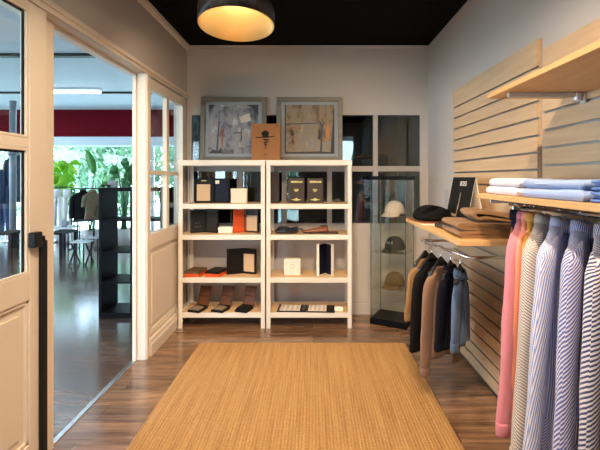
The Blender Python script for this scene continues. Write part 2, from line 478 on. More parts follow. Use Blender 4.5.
# ceiling rails of the hall
for yy, w in ((5.5, .05), (7.9, .028)):
    o = MB().box(HX + .2, -1.6, yy - w, yy + w, HH - .035, HH).build('ceiling_track', black_metal, bev=.003)
    tag(o, 'wide black track across the hall ceiling, nearest the shop' if yy < 6 else 'thin dark track on the hall ceiling behind the fluorescent lamp', 'ceiling track')
lp = thing('fluorescent_lamp', 'long white fluorescent lamp glowing below the hall ceiling', 'lamp', (-4.36, 7.55, HH))
MB().box(-.55, .55, -.05, .05, -.05, 0).build('housing', hall_white, lp, bev=.004)
MB().prism(rrect(.085, .05, .02, 3, 0, -.072), -.53, .53, 'x').build('diffuser', mat('lamp_diffuser', (.9, .95, 1), .4, emit=(.9, .97, 1), estr=7), lp)

# ---- outdoors
grass = mat('grass', srgb(206, 216, 196), .9, var=.25, scale=6, bump=.3)
struct('ground', MB().box(-30, 30, HY + .1, 45, -.25, -.13).box(-30, 30, -30, -4.1, -.25, -.13).box(-30, HX - .1, -4.1, HY + .1, -.25, -.13), grass)

def foliage(mb, c, rad, n, size, seed):
    rnd = random.Random(seed)
    for _ in range(n):
        while True:
            p = Vector((rnd.uniform(-1, 1), rnd.uniform(-1, 1), rnd.uniform(-1, 1)))
            if .25 < p.length < 1: break
        p = Vector((c[0] + p.x * rad[0], c[1] + p.y * rad[1], c[2] + p.z * rad[2]))
        q = Matrix.Rotation(rnd.uniform(0, 2 * PI), 3, 'Z') @ Matrix.Rotation(rnd.uniform(-1.2, 1.2), 3, 'X') 
        s = size * rnd.uniform(.6, 1.3)
        b = len(mb.v)
        for (u, v, w) in ((0, -s, 0), (s * .45, -s * .1, s * .12), (0, s, 0), (-s * .45, -s * .1, s * .12)):
            mb.v.append(tuple(p + q @ Vector((u, v, w))))
        mb.face([b, b + 1, b + 2]); mb.face([b, b + 2, b + 3])
def leafmat(name, c, tr=.4):
    m = bpy.data.materials.new(name)
    t, N, L = nt(m); b = N['Principled BSDF']; out = N['Material Output']
    nz = N.new('ShaderNodeTexNoise'); nz.inputs['Scale'].default_value = 3.0
    tc = N.new('ShaderNodeTexCoord'); L.new(tc.outputs['Object'], nz.inputs['Vector'])
    mx = N.new('ShaderNodeMix'); mx.data_type = 'RGBA'
    mx.inputs['A'].default_value = (*[v * .65 for v in c], 1); mx.inputs['B'].default_value = (*[min(1, v * 1.3) for v in c], 1)
    L.new(nz.outputs['Fac'], mx.inputs['Factor']); L.new(mx.outputs['Result'], b.inputs['Base Color'])
    b.inputs['Roughness'].default_value = .45
    tl = N.new('ShaderNodeBsdfTranslucent'); L.new(mx.outputs['Result'], tl.inputs['Color'])
    ms = N.new('ShaderNodeMixShader'); ms.inputs[0].default_value = tr
    L.new(b.outputs[0], ms.inputs[1]); L.new(tl.outputs[0], ms.inputs[2]); L.new(ms.outputs[0], out.inputs['Surface'])
    return m
tree_leaf = leafmat('tree_leaf', srgb(132, 168, 134))
bark = mat('bark', srgb(120, 104, 88), .9, var=.3, scale=12)
tree_spots = [(-12.6, 17.5, 'leftmost pale green tree outside the hall window, behind the mannequin'),
              (-10.6, 21.5, 'pale green tree outside the window behind the grey column'),
              (-7.9, 17.5, 'pale green tree outside the window behind the lime leafed plant'),
              (-5.4, 21.5, 'pale green tree outside the window behind the tall upright leaf'),
              (-3.3, 17.5, 'rightmost pale green tree outside, seen through the side panes')]
for i, (tx, ty, lab) in enumerate(tree_spots):
    t = thing('tree', lab, 'tree', (tx, ty, -.13), 0, 'trees outside the hall window')
    MB().tube([(0, 0, 0), (.05, 0, .8), (.02, .05, 1.7)], [.12, .1, .07], 8).build('trunk', bark, t)
    m = MB(); foliage(m, (0, 0, 2.3), (2.3, 1.5, 2.3), 4200, .17, 30 + i)
    m.build('crown', tree_leaf, t, fix=False)
for i, (tx, ty, lab) in enumerate([(-.9, -12, 'tree beyond the shop front, left of the entrance behind the viewer'), (3.4, -11, 'tree beyond the shop front, right of the entrance behind the viewer')]):
    t = thing('tree', lab, 'tree', (tx, ty, -.13))
    MB().tube([(0, 0, 0), (.05, 0, .8), (.02, .05, 1.7)], [.12, .1, .07], 8).build('trunk', bark, t)
    m = MB(); foliage(m, (0, 0, 2.2), (1.6, 1.2, 1.8), 1500, .2, 60 + i)
    m.build('crown', tree_leaf, t, fix=False)

#@@BEGIN2
# ================================================================== SHOP FURNITURE
# ---- pendant lamp
PX, PY = X(236.5, 2.73), 2.73
t = thing('pendant_lamp', 'large black drum pendant lamp with a gold inside, hanging from the black ceiling', 'lamp', (PX, PY, 2.392))
drum = MB().lathe([(.252, 0), (.252, .27), (.246, .27), (.246, 0)], n=56, cap0=False, cap1=False)
b = len(drum.v)
shade_out = mat('black_lacquer', (.012, .012, .013), .22, var=.05)
gold_in = mat('gold_lining', (.84, .58, .26), .3, metal=.9, var=.06, scale=5)
TILT = (R(-6.5), R(-.5), 0)
MB().lathe([(.245, .001), (.248, .001), (.248, .275), (.0, .275), (.0, .272), (.245, .272)], n=56, cap0=False, cap1=False).build('drum_shade', shade_out, t, rot=TILT)
MB().lathe([(.2445, .0), (.2405, .0), (.2405, .262), (.03, .266)], n=56, cap0=False, cap1=False).build('gold_lining', gold_in, t, rot=TILT, label='gold metallic inside of the shade')
MB().lathe([(.016, .18), (.022, .2), (.022, .25), (.016, .262)], n=16).build('bulb_holder', black_metal, t)
MB().tube([(0, 0, .27), (0, 0, H - 2.392)], .006, 8).build('cord', black_metal, t)
MB().lathe([(.06, H - 2.392 - .022), (.06, H - 2.392)], n=24).build('ceiling_rose', black_metal, t)

# ---- shelf units
SY0, SY1 = 3.907, 4.272
SH = [1.567, 1.158, .870, .470, .144]
def shelf_unit(x0, x1, label):
    t = thing('shelf_unit', label, 'shelf unit', ((x0 + x1) / 2, (SY0 + SY1) / 2, 0), 0, 'whitewashed shelf units along the back wall')
    hw, hd = (x1 - x0) / 2, (SY1 - SY0) / 2
    pw = .042
    for sx in (-1, 1):
        for sy in (-1, 1):
            m = MB()
            ax, ay = sx * hw, sy * hd
            m.box(min(ax, ax - sx * pw), max(ax, ax - sx * pw), min(ay, ay - sy * .004), max(ay, ay - sy * .004), 0, SH[0] - .0505)
            m.box(min(ax, ax - sx * .004), max(ax, ax - sx * .004), min(ay, ay - sy * pw), max(ay, ay - sy * pw), 0, SH[0] - .0505)
            # slotted holes as small studs along the angle post
            m.build('post', shelf_post_m, t)
    for i, z in enumerate(SH):
        e = .0 if i == 0 else .0045
        th = .05 if i == 0 else .046
        m = MB()
        yb, yf = hd - e, -hd + e
        if i == 0:
            m.box(-hw, hw, -hd, -hd + .03, z - th, z); m.box(-hw, hw, hd - .03, hd, z - th, z)
            m.box(-hw, -hw + .03, -hd + .03, hd - .03, z - th, z); m.box(hw - .03, hw, -hd + .03, hd - .03, z - th, z)
        else:
            m.box(-hw + e, hw - e, yf, yf + .022, z - th, z); m.box(-hw + e, hw - e, yb - .022, yb, z - th, z)
            m.box(-hw + e, -hw + e + .022, yf + .022, yb - .022, z - th, z); m.box(hw - e - .022, hw - e, yf + .022, yb - .022, z - th, z)
        s = m.build('shelf', shelf_white, t, bev=.002)
        MB().box(-hw + .03, hw - .03, -hd + .0305 if i == 0 else yf + .0225, hd - .0305 if i == 0 else yb - .0225, z - .02, z - .0005).build('shelf_board', shelf_top_m if i else shelf_white, s)
    return t
UA = (-1.256, -.443); UB = (-.438, .364)
shelf_unit(*UA, 'whitewashed shelf unit on the left, next to the glazed side panel')
shelf_unit(*UB, 'whitewashed shelf unit on the right, nearer the glass cap cabinet')

# ---- book-like display boxes
def leaf(name, parent, side, w, h, d, ang, body, insert=None, ins_rect=None, rim=.008, z0=0.0):
    m = MB()
    f = (lambda a, b: (a, b)) if side > 0 else (lambda a, b: (-b, -a))
    a, b = f(0.001, w)
    m.box(a, b, .0, .004, z0, z0 + h)
    for (p, q, r, s) in ((0.001, w, 0, rim), (0.001, w, h - rim, h), (0.001, rim, rim, h - rim), (w - rim, w, rim, h - rim)):
        a, b = f(p, q); m.box(a, b, -d, 0, z0 + r, z0 + s)
    o = m.build(name, body, parent, rot=(0, 0, -side * ang), bev=.0015)
    if insert:
        p, q, r, s = ins_rect
        a, b = f(p * w, q * w)
        MB().box(a, b, -d * .7, -.0005, z0 + r * h, z0 + s * h).build('insert_card', insert, o, bev=.001)
    return o
EPS = .0006
YS = 4.06
# second shelf, left unit
t = thing('gift_box', 'open black gift box with beige insert and navy lid, on left shelf unit', 'box', (X(213, YS), YS + .05, SH[1] + EPS))
leaf('tray', t, -1, .182, .236, .03, R(6), leather_black, beige_card, (.2, .9, .08, .76))
lid = leaf('lid', t, 1, .158, .232, .02, R(7), navy_card, navy_card, (.1, .9, .06, .94))
MB().box(.02, .058, -.0225, -.0195, .185, .218).build('paper_tag', white_card, lid)
MB().box(-.12, -.07, -.0315, -.03, .212, .218).build('foil_mark', gold, [c for c in kids(t) if c.name.startswith('tray')][0])
t = thing('carton', 'small cream carton beside the navy lidded gift box, left shelf unit', 'box', (X(239.3, YS), YS, SH[1] + EPS))
MB().box(-.076, .076, -.03, .03, 0, .139).build('carton_body', cream_card, t, bev=.002)
MB().box(-.0775, .0775, -.0315, .0315, .1, .1405).build('carton_lid', cream_card, t, bev=.002)
# third shelf, left unit
t = thing('gift_box', 'open black box with silver cufflinks in it, on left unit under navy lidded box', 'box', (X(204.5, YS), YS + .06, SH[2] + EPS))
l1 = leaf('tray', t, -1, .15, .218, .022, R(24), leather_black, mat('black_velvet', (.01, .01, .011), .9, sheen=.3), (.08, .92, .05, .95))
leaf('lid', t, 1, .15, .218, .022, R(24), leather_black, mat('black_velvet', (.01, .01, .011), .9), (.08, .92, .05, .95))
m = MB()
for (a, z) in ((.11, .06), (.085, .055), (.06, .06), (.1, .09), (.07, .095)):
    MB().lathe([(.005, -.003), (.006, 0), (.004, .004)], (-a, -.02, z), 8).build('cufflink', chrome, l1)
t = thing('carton', 'flat white carton lying between the two open boxes, left shelf unit', 'box', (X(226, YS), YS + .02, SH[2] + EPS))
MB().box(-.068, .068, -.06, .06, 0, .058).build('carton_body', white_card, t, bev=.002)
MB().box(-.0695, .0695, -.0615, .0615, .03, .0595).build('carton_lid', white_card, t, bev=.002)
t = thing('gift_box', 'open gift box with bright orange lid and beige insert, left shelf unit', 'box', (X(244, YS), YS + .07, SH[2] + EPS))
leaf('lid', t, -1, .125, .222, .018, R(33), orange_card, orange_card, (.08, .92, .05, .95))
leaf('tray', t, 1, .148, .222, .022, R(16), leather_black, beige_card, (.14, .88, .06, .74))
# fourth shelf, left unit
def flat_box(label, px0, px1, rz, base, top, grey=None):
    c = (X((px0 + px1) / 2, 4.05), 4.05, SH[3] + EPS)
    t = thing('belt_box', label, 'box', c, rz)
    MB().box(-.075, .075, -.11, .11, 0, .028).build('base', base, t, bev=.002)
    MB().box(-.072, .072, -.107, .107, .0282, .05).build('lid', top, t, bev=.003)
flat_box('flat orange based box with olive brown lid, left end of its shelf', 186, 206, R(-8), orange_card, mat('olive_card', srgb(96, 74, 48), .6))
flat_box('flat orange based box with black lid, beside the olive brown lidded one', 208, 226, R(-14), orange_card, leather_black)
t = thing('gift_box', 'open black box with beige insert standing on the fourth shelf, left unit', 'box', (X(242, YS), YS + .06, SH[3] + EPS))
leaf('tray', t, -1, .16, .243, .024, R(22), leather_black, leather_black, (.08, .92, .05, .95))
leaf('lid', t, 1, .15, .243, .02, R(22), leather_black, beige_card, (.1, .86, .08, .78))
# bottom shelf: wallet boxes with raised brown lids
grey_cloth = mat('grey_cloth', srgb(136, 118, 98), .85, var=.12, scale=40)
def wallet_box(px, label, contents, cmat):
    t = thing('wallet_box', label, 'box', (X(px, 4.0), 3.985, SH[4] + EPS), R(-17), 'open wallet boxes on the bottom shelf')
    MB().box(-.062, .062, -.075, .075, 0, .022).build('base', leather_black, t, bev=.003)
    ld = MB()
    A = Matrix.Translation((0, .079, .01)) @ Matrix.Rotation(R(-22), 4, 'X')
    ld.box(-.062, .062, 0, .008, 0, .2, A)
    l = ld.build('lid', brown_leather, t, bev=.003, label='raised brown leather lid')
    MB().box(-.05, .05, -.0015, -.0002, .018, .184, A).build('lid_lining', mat('tan_lining', srgb(104, 60, 34), .5, var=.12, scale=18), l)
    MB().box(-.05, .05, -.004, -.0016, .1, .106, A).build('strap', leather_black, l)
    if contents == 'cloth':
        MB().prism([(-.055, .0222), (.055, .0222), (.05, .032), (-.02, .04), (-.05, .034)], -.066, .03, 'y').build('cloth_pad', cmat, t, bev=.003)
        MB().box(-.056, .056, .032, .068, .0222, .036).build('wallet', leather_black, t, bev=.004)
    else:
        MB().box(-.054, .054, -.066, .066, .0222, .038).build('wallet', leather_black, t, bev=.005)
        MB().box(-.05, .05, -.02, -.014, .0382, .0395).build('wallet_band', chrome, t)
wallet_box(198, 'leftmost open wallet box with grey cloth and raised brown lid, bottom shelf', 'cloth', grey_cloth)
wallet_box(221, 'middle open wallet box with grey cloth and raised brown lid, bottom shelf', 'cloth', grey_cloth)
wallet_box(244.5, 'open wallet box holding a black wallet, rightmost of three on bottom shelf', 'wallet', None)

# right unit, second shelf
t = thing('bottle_box', 'tall plain dark brown box at the left end of the right unit', 'box', (X(273.5, YS), YS + .03, SH[1] + EPS))
MB().box(-.053, .053, -.05, .05, 0, .3).build('carton_body', mat('umber_card', srgb(46, 30, 24), .55, var=.15, scale=6), t, bev=.003)
MB().box(-.0535, .0535, -.0505, .0505, .262, .3008).build('carton_lid', mat('umber_card', srgb(46, 30, 24), .55), t, bev=.002)
def gold_box(pxc, label):
    t = thing('gift_box', label, 'box', (X(pxc, YS), YS, SH[1] + EPS), R(-3), 'gold printed brown boxes')
    b_ = MB().box(-.076, .076, -.035, .035, 0, .238).build('carton_body', dark_brown_card, t, bev=.002)
    rnd = random.Random(5)
    m = MB(); x = -.05                      # line of gold block lettering
    while x < .05:
        wd = rnd.choice((.006, .009, .011))
        m.box(x, x + wd, -.0358, -.0352, .196, .196 + rnd.choice((.014, .017, .017))); x += wd + .0025
    m.build('gold_lettering', gold, b_)
    m = MB()
    for (hw_, z) in ((.022, .124), (.016, .117), (.009, .11), (.02, .131)):
        m.box(-hw_, hw_, -.0358, -.0352, z, z + .0045)
    m.build('gold_emblem', gold, b_)
    m = MB().prism([(-.05, .034), (0, .022), (.05, .034), (.016, .04), (0, .052), (-.016, .04)], -.0358, -.0352, 'y')
    m.build('gold_ornament', gold, b_)
gold_box(296.7, 'brown box with gold lettering and emblem, left of the matching pair')
gold_box(315.2, 'brown box with gold lettering and emblem, right of the matching pair')
# right unit, third shelf
def lump(mb, L, W, Hh, seed, rough=.15, n=28, m=18, zpow=.6):
    rnd = random.Random(seed)
    ph = [rnd.uniform(0, 6) for _ in range(6)]
    rings = []
    for j in range(m + 1):
        v = j / m; y = -W / 2 + W * v
        e = max(.03, (1 - abs(2 * v - 1) ** 2.6)) ** .5
        ring = []
        for i in range(n):
            a = 2 * PI * i / n
            c, s_ = math.cos(a), math.sin(a)
            x = L / 2 * e * math.copysign(abs(c) ** .75, c)
            z = Hh / 2 * (1 + (.35 + .65 * e) * math.copysign(abs(s_) ** zpow, s_)) if s_ > 0 else Hh / 2 * (1 - (.35 + .65 * e) * abs(s_) ** .35)
            if s_ > .05:
                z *= 1 + rough * (math.sin(9 * x / L + ph[0] + 3 * v) + .6 * math.sin(17 * x / L + 7 * v + ph[1]) + .5 * math.sin(11 * v + ph[2]))
            ring.append((x, y, max(0, z)))
        rings.append(ring)
    return mb.loft(rings)
glossy_navy = mat('glossy_navy_leather', (.016, .02, .032), .2, var=.3, coat=.4)
t = thing('leather_pouch', 'glossy dark navy leather pouch lying on the right unit', 'pouch', (X(287, YS), YS - .03, SH[2] + EPS), R(8))
lump(MB(), .23, .13, .055, 3, .22).build('pouch_body', glossy_navy, t)
MB().tube([(.08, -.02, .05), (.13, -.02, .042), (.165, -.01, .02), (.168, 0, .006)], .007, 8).build('wrist_strap', glossy_navy, t)
MB().lathe([(.006, 0), (.006, .004)], (-.085, -.055, .02), 10).build('stud', chrome, t)
t = thing('leather_shoe', 'brown leather slip-on shoe lying on the dark flat case', 'shoe', (X(316, YS), YS - .045, SH[2] + .0125), R(10))
tan_shoe = mat('tan_shoe_leather', srgb(128, 78, 52), .32, var=.2, coat=.2)
shoe = MB(); rings = []
for k in range(15):
    u = k / 14; x = -.125 + .24 * u
    wv = .012 + .034 * math.sin(min(1, u * 1.15 + .1) * PI * .62); hh = .018 + .044 * (u ** 1.3)
    if k == 14: hh *= .75; wv *= .7
    rings.append([(x, wv * math.cos(a), max(0.006, .006 + hh * max(0, math.sin(a)) + (.0 if math.sin(a) > 0 else 0))) for a in [2 * PI * i / 20 for i in range(20)]])
shoe.loft(rings).build('upper', tan_shoe, t)
MB().prism([(-.13, -.012), (-.1, -.03), (-.02, -.038), (.07, -.034), (.117, -.028), (.122, 0), (.117, .028), (.07, .034), (-.02, .038), (-.1, .03), (-.13, .012)], 0, .0065, 'z').build('sole', leather_black, t)
MB().lathe([(.026, 0), (.03, .004), (.024, .006)], (.075, 0, .056), 18, sx=1.4, sy=.75).build('opening', leather_black, t)
t = thing('flat_case', 'thin dark brown flat case under the brown shoe, right unit', 'case', (X(325, YS), YS - .03, SH[2] + EPS))
MB().box(-.16, .125, -.06, .05, 0, .011).build('case_body', mat('dark_case', srgb(60, 44, 38), .4), t, bev=.003)
MB().box(.122, .1265, -.012, .012, .003, .008).build('clasp', chrome, t)
# right unit, fourth shelf
t = thing('carton', 'small white square carton with faint ring emblem, fourth shelf of right unit', 'box', (X(292.3, YS), YS - .01, SH[3] + EPS), R(3))
MB().box(-.079, .079, -.04, .04, 0, .154).build('carton_body', white_card, t, bev=.002)
faint = mat('faint_print', srgb(200, 184, 164), .6)
m = MB()
for k in range(24):
    a, b2 = 2 * PI * k / 24, 2 * PI * (k + 1) / 24
    m.prism([(.018 * math.cos(a), .085 + .018 * math.sin(a)), (.018 * math.cos(b2), .085 + .018 * math.sin(b2)), (.022 * math.cos(b2), .085 + .022 * math.sin(b2)), (.022 * math.cos(a), .085 + .022 * math.sin(a))], -.0408, -.0402, 'y')
for (a, b2, c, d) in ((-.055, .055, .04, .042), (-.055, .055, .126, .128), (-.055, -.053, .04, .128), (.053, .055, .04, .128)): m.box(a, b2, -.0408, -.0402, c, d)
m.build('printed_emblem', faint, t)
t = thing('gift_box', 'white covered box standing open with dark inside, fourth shelf of right unit', 'box', (X(325, YS), YS + .06, SH[3] + EPS))
for s, nm in ((-1, 'tray'), (1, 'lid')):
    o = leaf(nm, t, s, .15, .3, .026, R(58), white_card, navy_card, (.03, .985, .02, .98), rim=.005)
MB().box(-.006, .006, -.004, .006, 0, .3).build('spine', leather_black, t)
o = MB().box(-.105, .105, -.07, .07, 0, .003).build('kraft_sheet', beige_card, loc=(X(277, 4.06) + .03, 4.1, SH[3] + EPS), rot=(0, 0, R(2)))
tag(o, 'pale kraft sheet lying flat behind the white square carton', 'sheet')
# right unit, bottom shelf
t = thing('presentation_case', 'black case lying open with white printed pages, bottom shelf of right unit', 'case', (X(305, 4.02), 4.02, SH[4] + EPS), R(-3))
MB().box(-.26, .02, -.1, .11, 0, .01).build('left_cover', leather_black, t, bev=.003)
MB().box(.024, .285, -.1, .11, 0, .01).build('right_cover', leather_black, t, bev=.003)
lines_m = mat('page_print', srgb(150, 130, 112), .7)
for (a, b2) in ((-.235, -.045), (.035, .205)):
    pg = MB().box(a, b2, -.085, .095, .0102, .014).build('page', white_card, t)
    m = MB()
    for r in range(9):
        for c in range(4):
            w_ = (b2 - a) / 4
            m.box(a + c * w_ + .008, a + (c + 1) * w_ - .012, -.07 + r * .018, -.07 + r * .018 + .005, .0141, .0146)
    m.build('printed_lines', lines_m, pg)
m = MB()
for yy in (-.05, .0, .05): m.tube([(-.02, yy, .008), (-.012, yy, .022), (.004, yy, .024), (.014, yy, .01)], .0025, 6)
m.build('ring_binder', chrome, t)
t = thing('card', 'small white folded card on the bottom shelf, right of the open case', 'card', (X(339, 3.97), 3.99, SH[4] + EPS), R(-12))
MB().prism([(-.03, 0), (-.028, 0), (0, .03), (.028, 0), (.03, 0), (0, .033)], -.04, .04, 'x').build('card_sheet', white_card, t)
MB().box(-.02, .02, -.0185, -.0175, .012, .014).build('print_line', lines_m, t)

# ---- framed paintings standing on the units
def paint_mat(name, cols, streaks, scale, seed):
    m = bpy.data.materials.new(name)
    t, N, L = nt(m); b = N['Principled BSDF']
    tc = N.new('ShaderNodeTexCoord'); mp = N.new('ShaderNodeMapping'); mp.inputs['Location'].default_value = (seed, seed * 2, seed)
    L.new(tc.outputs['Object'], mp.inputs['Vector'])
    v = N.new('ShaderNodeTexVoronoi'); v.distance = 'CHEBYCHEV'; v.inputs['Scale'].default_value = scale
    nz = N.new('ShaderNodeTexNoise'); nz.inputs['Scale'].default_value = 7; nz.inputs['Detail'].default_value = 9; nz.inputs['Roughness'].default_value = .7
    mp2 = N.new('ShaderNodeMapping'); mp2.inputs['Scale'].default_value = (1.6, 1, .7)
    L.new(mp.outputs[0], mp2.inputs['Vector'])
    L.new(mp.outputs[0], v.inputs['Vector']); L.new(mp2.outputs[0], nz.inputs['Vector'])
    mx = N.new('ShaderNodeMix'); mx.data_type = 'RGBA'; mx.inputs['Factor'].default_value = .74
    bwv = N.new('ShaderNodeRGBToBW'); L.new(v.outputs['Color'], bwv.inputs[0])
    L.new(bwv.outputs[0], mx.inputs['A']); L.new(nz.outputs['Fac'], mx.inputs['B'])
    cr = N.new('ShaderNodeValToRGB'); e = cr.color_ramp.elements
    e[0].position = .36; e[0].color = (*cols[0], 1); e[1].position = .64; e[1].color = (*cols[-1], 1)
    for i, c in enumerate(cols[1:-1]):
        q = e.new(.36 + .28 * (i + 1) / (len(cols) - 1)); q.color = (*c, 1)
    L.new(mx.outputs['Result'], cr.inputs[0]); L.new(cr.outputs[0], b.inputs['Base Color'])
    b.inputs['Roughness'].default_value = .6
    return m
frame_m = wood('taupe_frame', srgb(98, 90, 76), srgb(126, 116, 98), 'x', .45, .8)
mount_m = mat('grey_mount', srgb(150, 156, 160), .7, var=.02)
art1 = paint_mat('abstract_greys', [srgb(40, 36, 36), srgb(96, 94, 100), srgb(140, 136, 140), srgb(160, 144, 132), srgb(184, 182, 186)], None, 5.5, 3.1)
art2 = paint_mat('abstract_ochres', [srgb(56, 46, 38), srgb(112, 92, 70), srgb(148, 124, 94), srgb(126, 124, 120), srgb(172, 150, 118)], None, 4.5, 8.7)
def painting(pxc, label, art, marks):
    w_, h_ = .665, .655
    t = thing('framed_painting', label, 'painting', (X(pxc, 4.22), 4.215, SH[0] + .001))
    t.rotation_euler = (R(-4.5), 0, 0)
    m = MB(); fw = .046
    for (a, b2, c, d) in ((-w_ / 2, w_ / 2, 0, fw), (-w_ / 2, w_ / 2, h_ - fw, h_), (-w_ / 2, -w_ / 2 + fw, fw, h_ - fw), (w_ / 2 - fw, w_ / 2, fw, h_ - fw)):
        m.box(a, b2, -.014, .018, c, d)
    m.build('frame', frame_m, t, bev=.003)
    MB().box(-w_ / 2 + fw, w_ / 2 - fw, .002, .014, fw, h_ - fw).build('mount', mount_m, t)
    aw = .25
    cv = MB().box(-aw, aw, -.004, .002, .075, .075 + .5).build('canvas', art, t)
    for (nm, poly, mm_) in marks:
        MB().prism(poly, -.0052, -.004, 'y').build(nm, mm_, cv)
dark_pig = mat('dark_pigment', srgb(52, 50, 56), .6, var=.3, scale=30); rust = mat('rust_pigment', srgb(150, 76, 44), .6, var=.3, scale=30)
ochre = mat('ochre_pigment', srgb(188, 124, 58), .6, var=.25, scale=30); slate = mat('slate_pigment', srgb(62, 70, 82), .6, var=.3, scale=30)
pale = mat('pale_pigment', srgb(206, 188, 168), .6, var=.2, scale=20)
painting(233, 'abstract painting in greys with a rust streak, left of the framed pair', art1, [
    ('brush_mark', [(-.25, .575), (-.25, .51), (-.22, .53), (-.19, .575)], dark_pig),
    ('brush_mark', [(.13, .575), (.25, .575), (.25, .47), (.21, .5), (.19, .54)], dark_pig),
    ('brush_mark', [(-.115, .25), (-.125, .3), (-.1, .35), (-.09, .3), (-.1, .22), (-.11, .1), (-.12, .2)], rust),
    ('brush_mark', [(.06, .45), (.16, .49), (.18, .41), (.08, .39)], pale),
    ('brush_mark', [(-.17, .1), (-.15, .42), (-.14, .4), (-.15, .09)], slate),
    ('brush_mark', [(0, .28), (.09, .285), (.09, .295), (0, .29)], dark_pig),
    ('brush_mark', [(.075, .2), (.085, .2), (.09, .34), (.08, .34)], slate),
    ('brush_mark', [(-.24, .08), (-.2, .12), (-.15, .1), (-.12, .14), (-.1, .08)], dark_pig)])
painting(309.5, 'abstract painting in ochres with a dark slim upright mark, right of the framed pair', art2, [
    ('brush_mark', [(-.25, .575), (-.25, .08), (-.24, .08), (-.235, .3), (-.24, .575)], dark_pig),
    ('brush_mark', [(.1, .4), (.12, .35), (.105, .1), (.125, .1), (.135, .35), (.155, .4), (.145, .4), (.128, .37), (.112, .4)], slate),
    ('brush_mark', [(.175, .2), (.165, .3), (.18, .4), (.205, .33), (.2, .22)], ochre),
    ('brush_mark', [(-.25, .37), (.1, .385), (.1, .392), (-.25, .38)], dark_pig),
    ('brush_mark', [(-.24, .33), (-.16, .335), (-.05, .325), (-.16, .345)], rust),
    ('brush_mark', [(.21, .08), (.25, .08), (.25, .575), (.235, .4)], dark_pig),
    ('brush_mark', [(-.25, .076), (.25, .076), (.25, .088), (.1, .1), (-.25, .09)], dark_pig)])
# ---- kraft carton with an ink emblem
KY = 4.03
t = thing('kraft_box', 'brown kraft box with a black ink emblem, standing between the two paintings', 'box', (X(266.2, KY), KY, SH[0] + .001))
kb = MB().box(-.137, .137, -.02, .03, 0, .352).build('carton_body', kraft, t, bev=.003)
m = MB()
def blob(pts): m.prism(pts, -.0212, -.0201, 'y')
blob([(.036 * math.cos(a) * (1 + .1 * math.sin(5 * a)) - .006, .252 + .034 * math.sin(a) * (1 + .08 * math.cos(7 * a))) for a in [2 * PI * k / 22 for k in range(22)]])
blob([(-.1, .222), (-.02, .226), (.09, .234), (.086, .228), (.01, .216), (-.096, .214)])
for (cx, z, w_, h_) in ((.0, .2, .034, .012), (.008, .184, .03, .011), (-.004, .168, .026, .012), (-.004, .152, .018, .012), (-.002, .137, .011, .013), (-.002, .12, .005, .016)):
    blob([(cx - w_, z - h_ * .2), (cx - w_ * .5, z + h_ * .5), (cx + w_, z + h_ * .35), (cx + w_ * .6, z - h_ * .45), (cx - w_ * .4, z - h_ * .5)])
m.build('ink_emblem', ink, kb)
m = MB()
for k, (w_, h_) in enumerate(((.006, .009), (.004, .012), (.006, .009))): m.box(-.016 + k * .01, -.016 + k * .01 + w_, -.0212, -.0201, .05, .05 + h_)
m.build('small_print', ink, kb)
MB().lathe([(.006, 0), (.006, .0012)], (0, 0, 0), 14).build('hole', ink, kb, loc=(.108, -.0202, .333), rot=(R(90), 0, 0))

# ---- glass display cabinet with three caps
CA = R(-28)
ccx, ccy = .857, 3.872
t = thing('glass_cabinet', 'slim glass display cabinet with black top and base, holding three caps', 'cabinet', (ccx, ccy, 0), CA)
CW, CD, CT = .345, .295, 1.418
MB().box(-CW - .006, .006, -.006, CD + .006, 0, .062).build('base', black_wood, t, bev=.006)
MB().box(-CW - .006, .006, -.006, CD + .006, CT - .036, CT).build('top', black_wood, t, bev=.004)
for (a, b2, c, d, nm) in ((-CW, 0, 0, .005, 'front_pane'), (-CW, 0, CD - .005, CD, 'back_pane'), (-CW, -CW + .005, .0055, CD - .0055, 'side_pane'), (-.005, 0, .0055, CD - .0055, 'side_pane')):
    MB().box(a, b2, c, d, .0625, CT - .0365).build(nm, glass_cab, t)
for (a, b2) in ((-.008, -.002), (-.008, CD - .01), (-CW + .002, -.002), (-CW + .002, CD - .01)):
    MB().box(a, a + .006, b2 - .002, b2 + .006, .0625, CT - .0365).build('edge_strip', mat('glass_edge', (.03, .045, .04), .2), t)
CZ = [1.036, .692, .348]
for z in CZ:
    MB().box(-CW + .0055, -.0055, .0055, CD - .0055, z - .006, z).build('glass_shelf', glass_cab, t)
MB().lathe([(.012, CT - .045), (.012, CT - .0365)], (-.12, .12, 0), 16).build('spot_lamp', chrome, t)
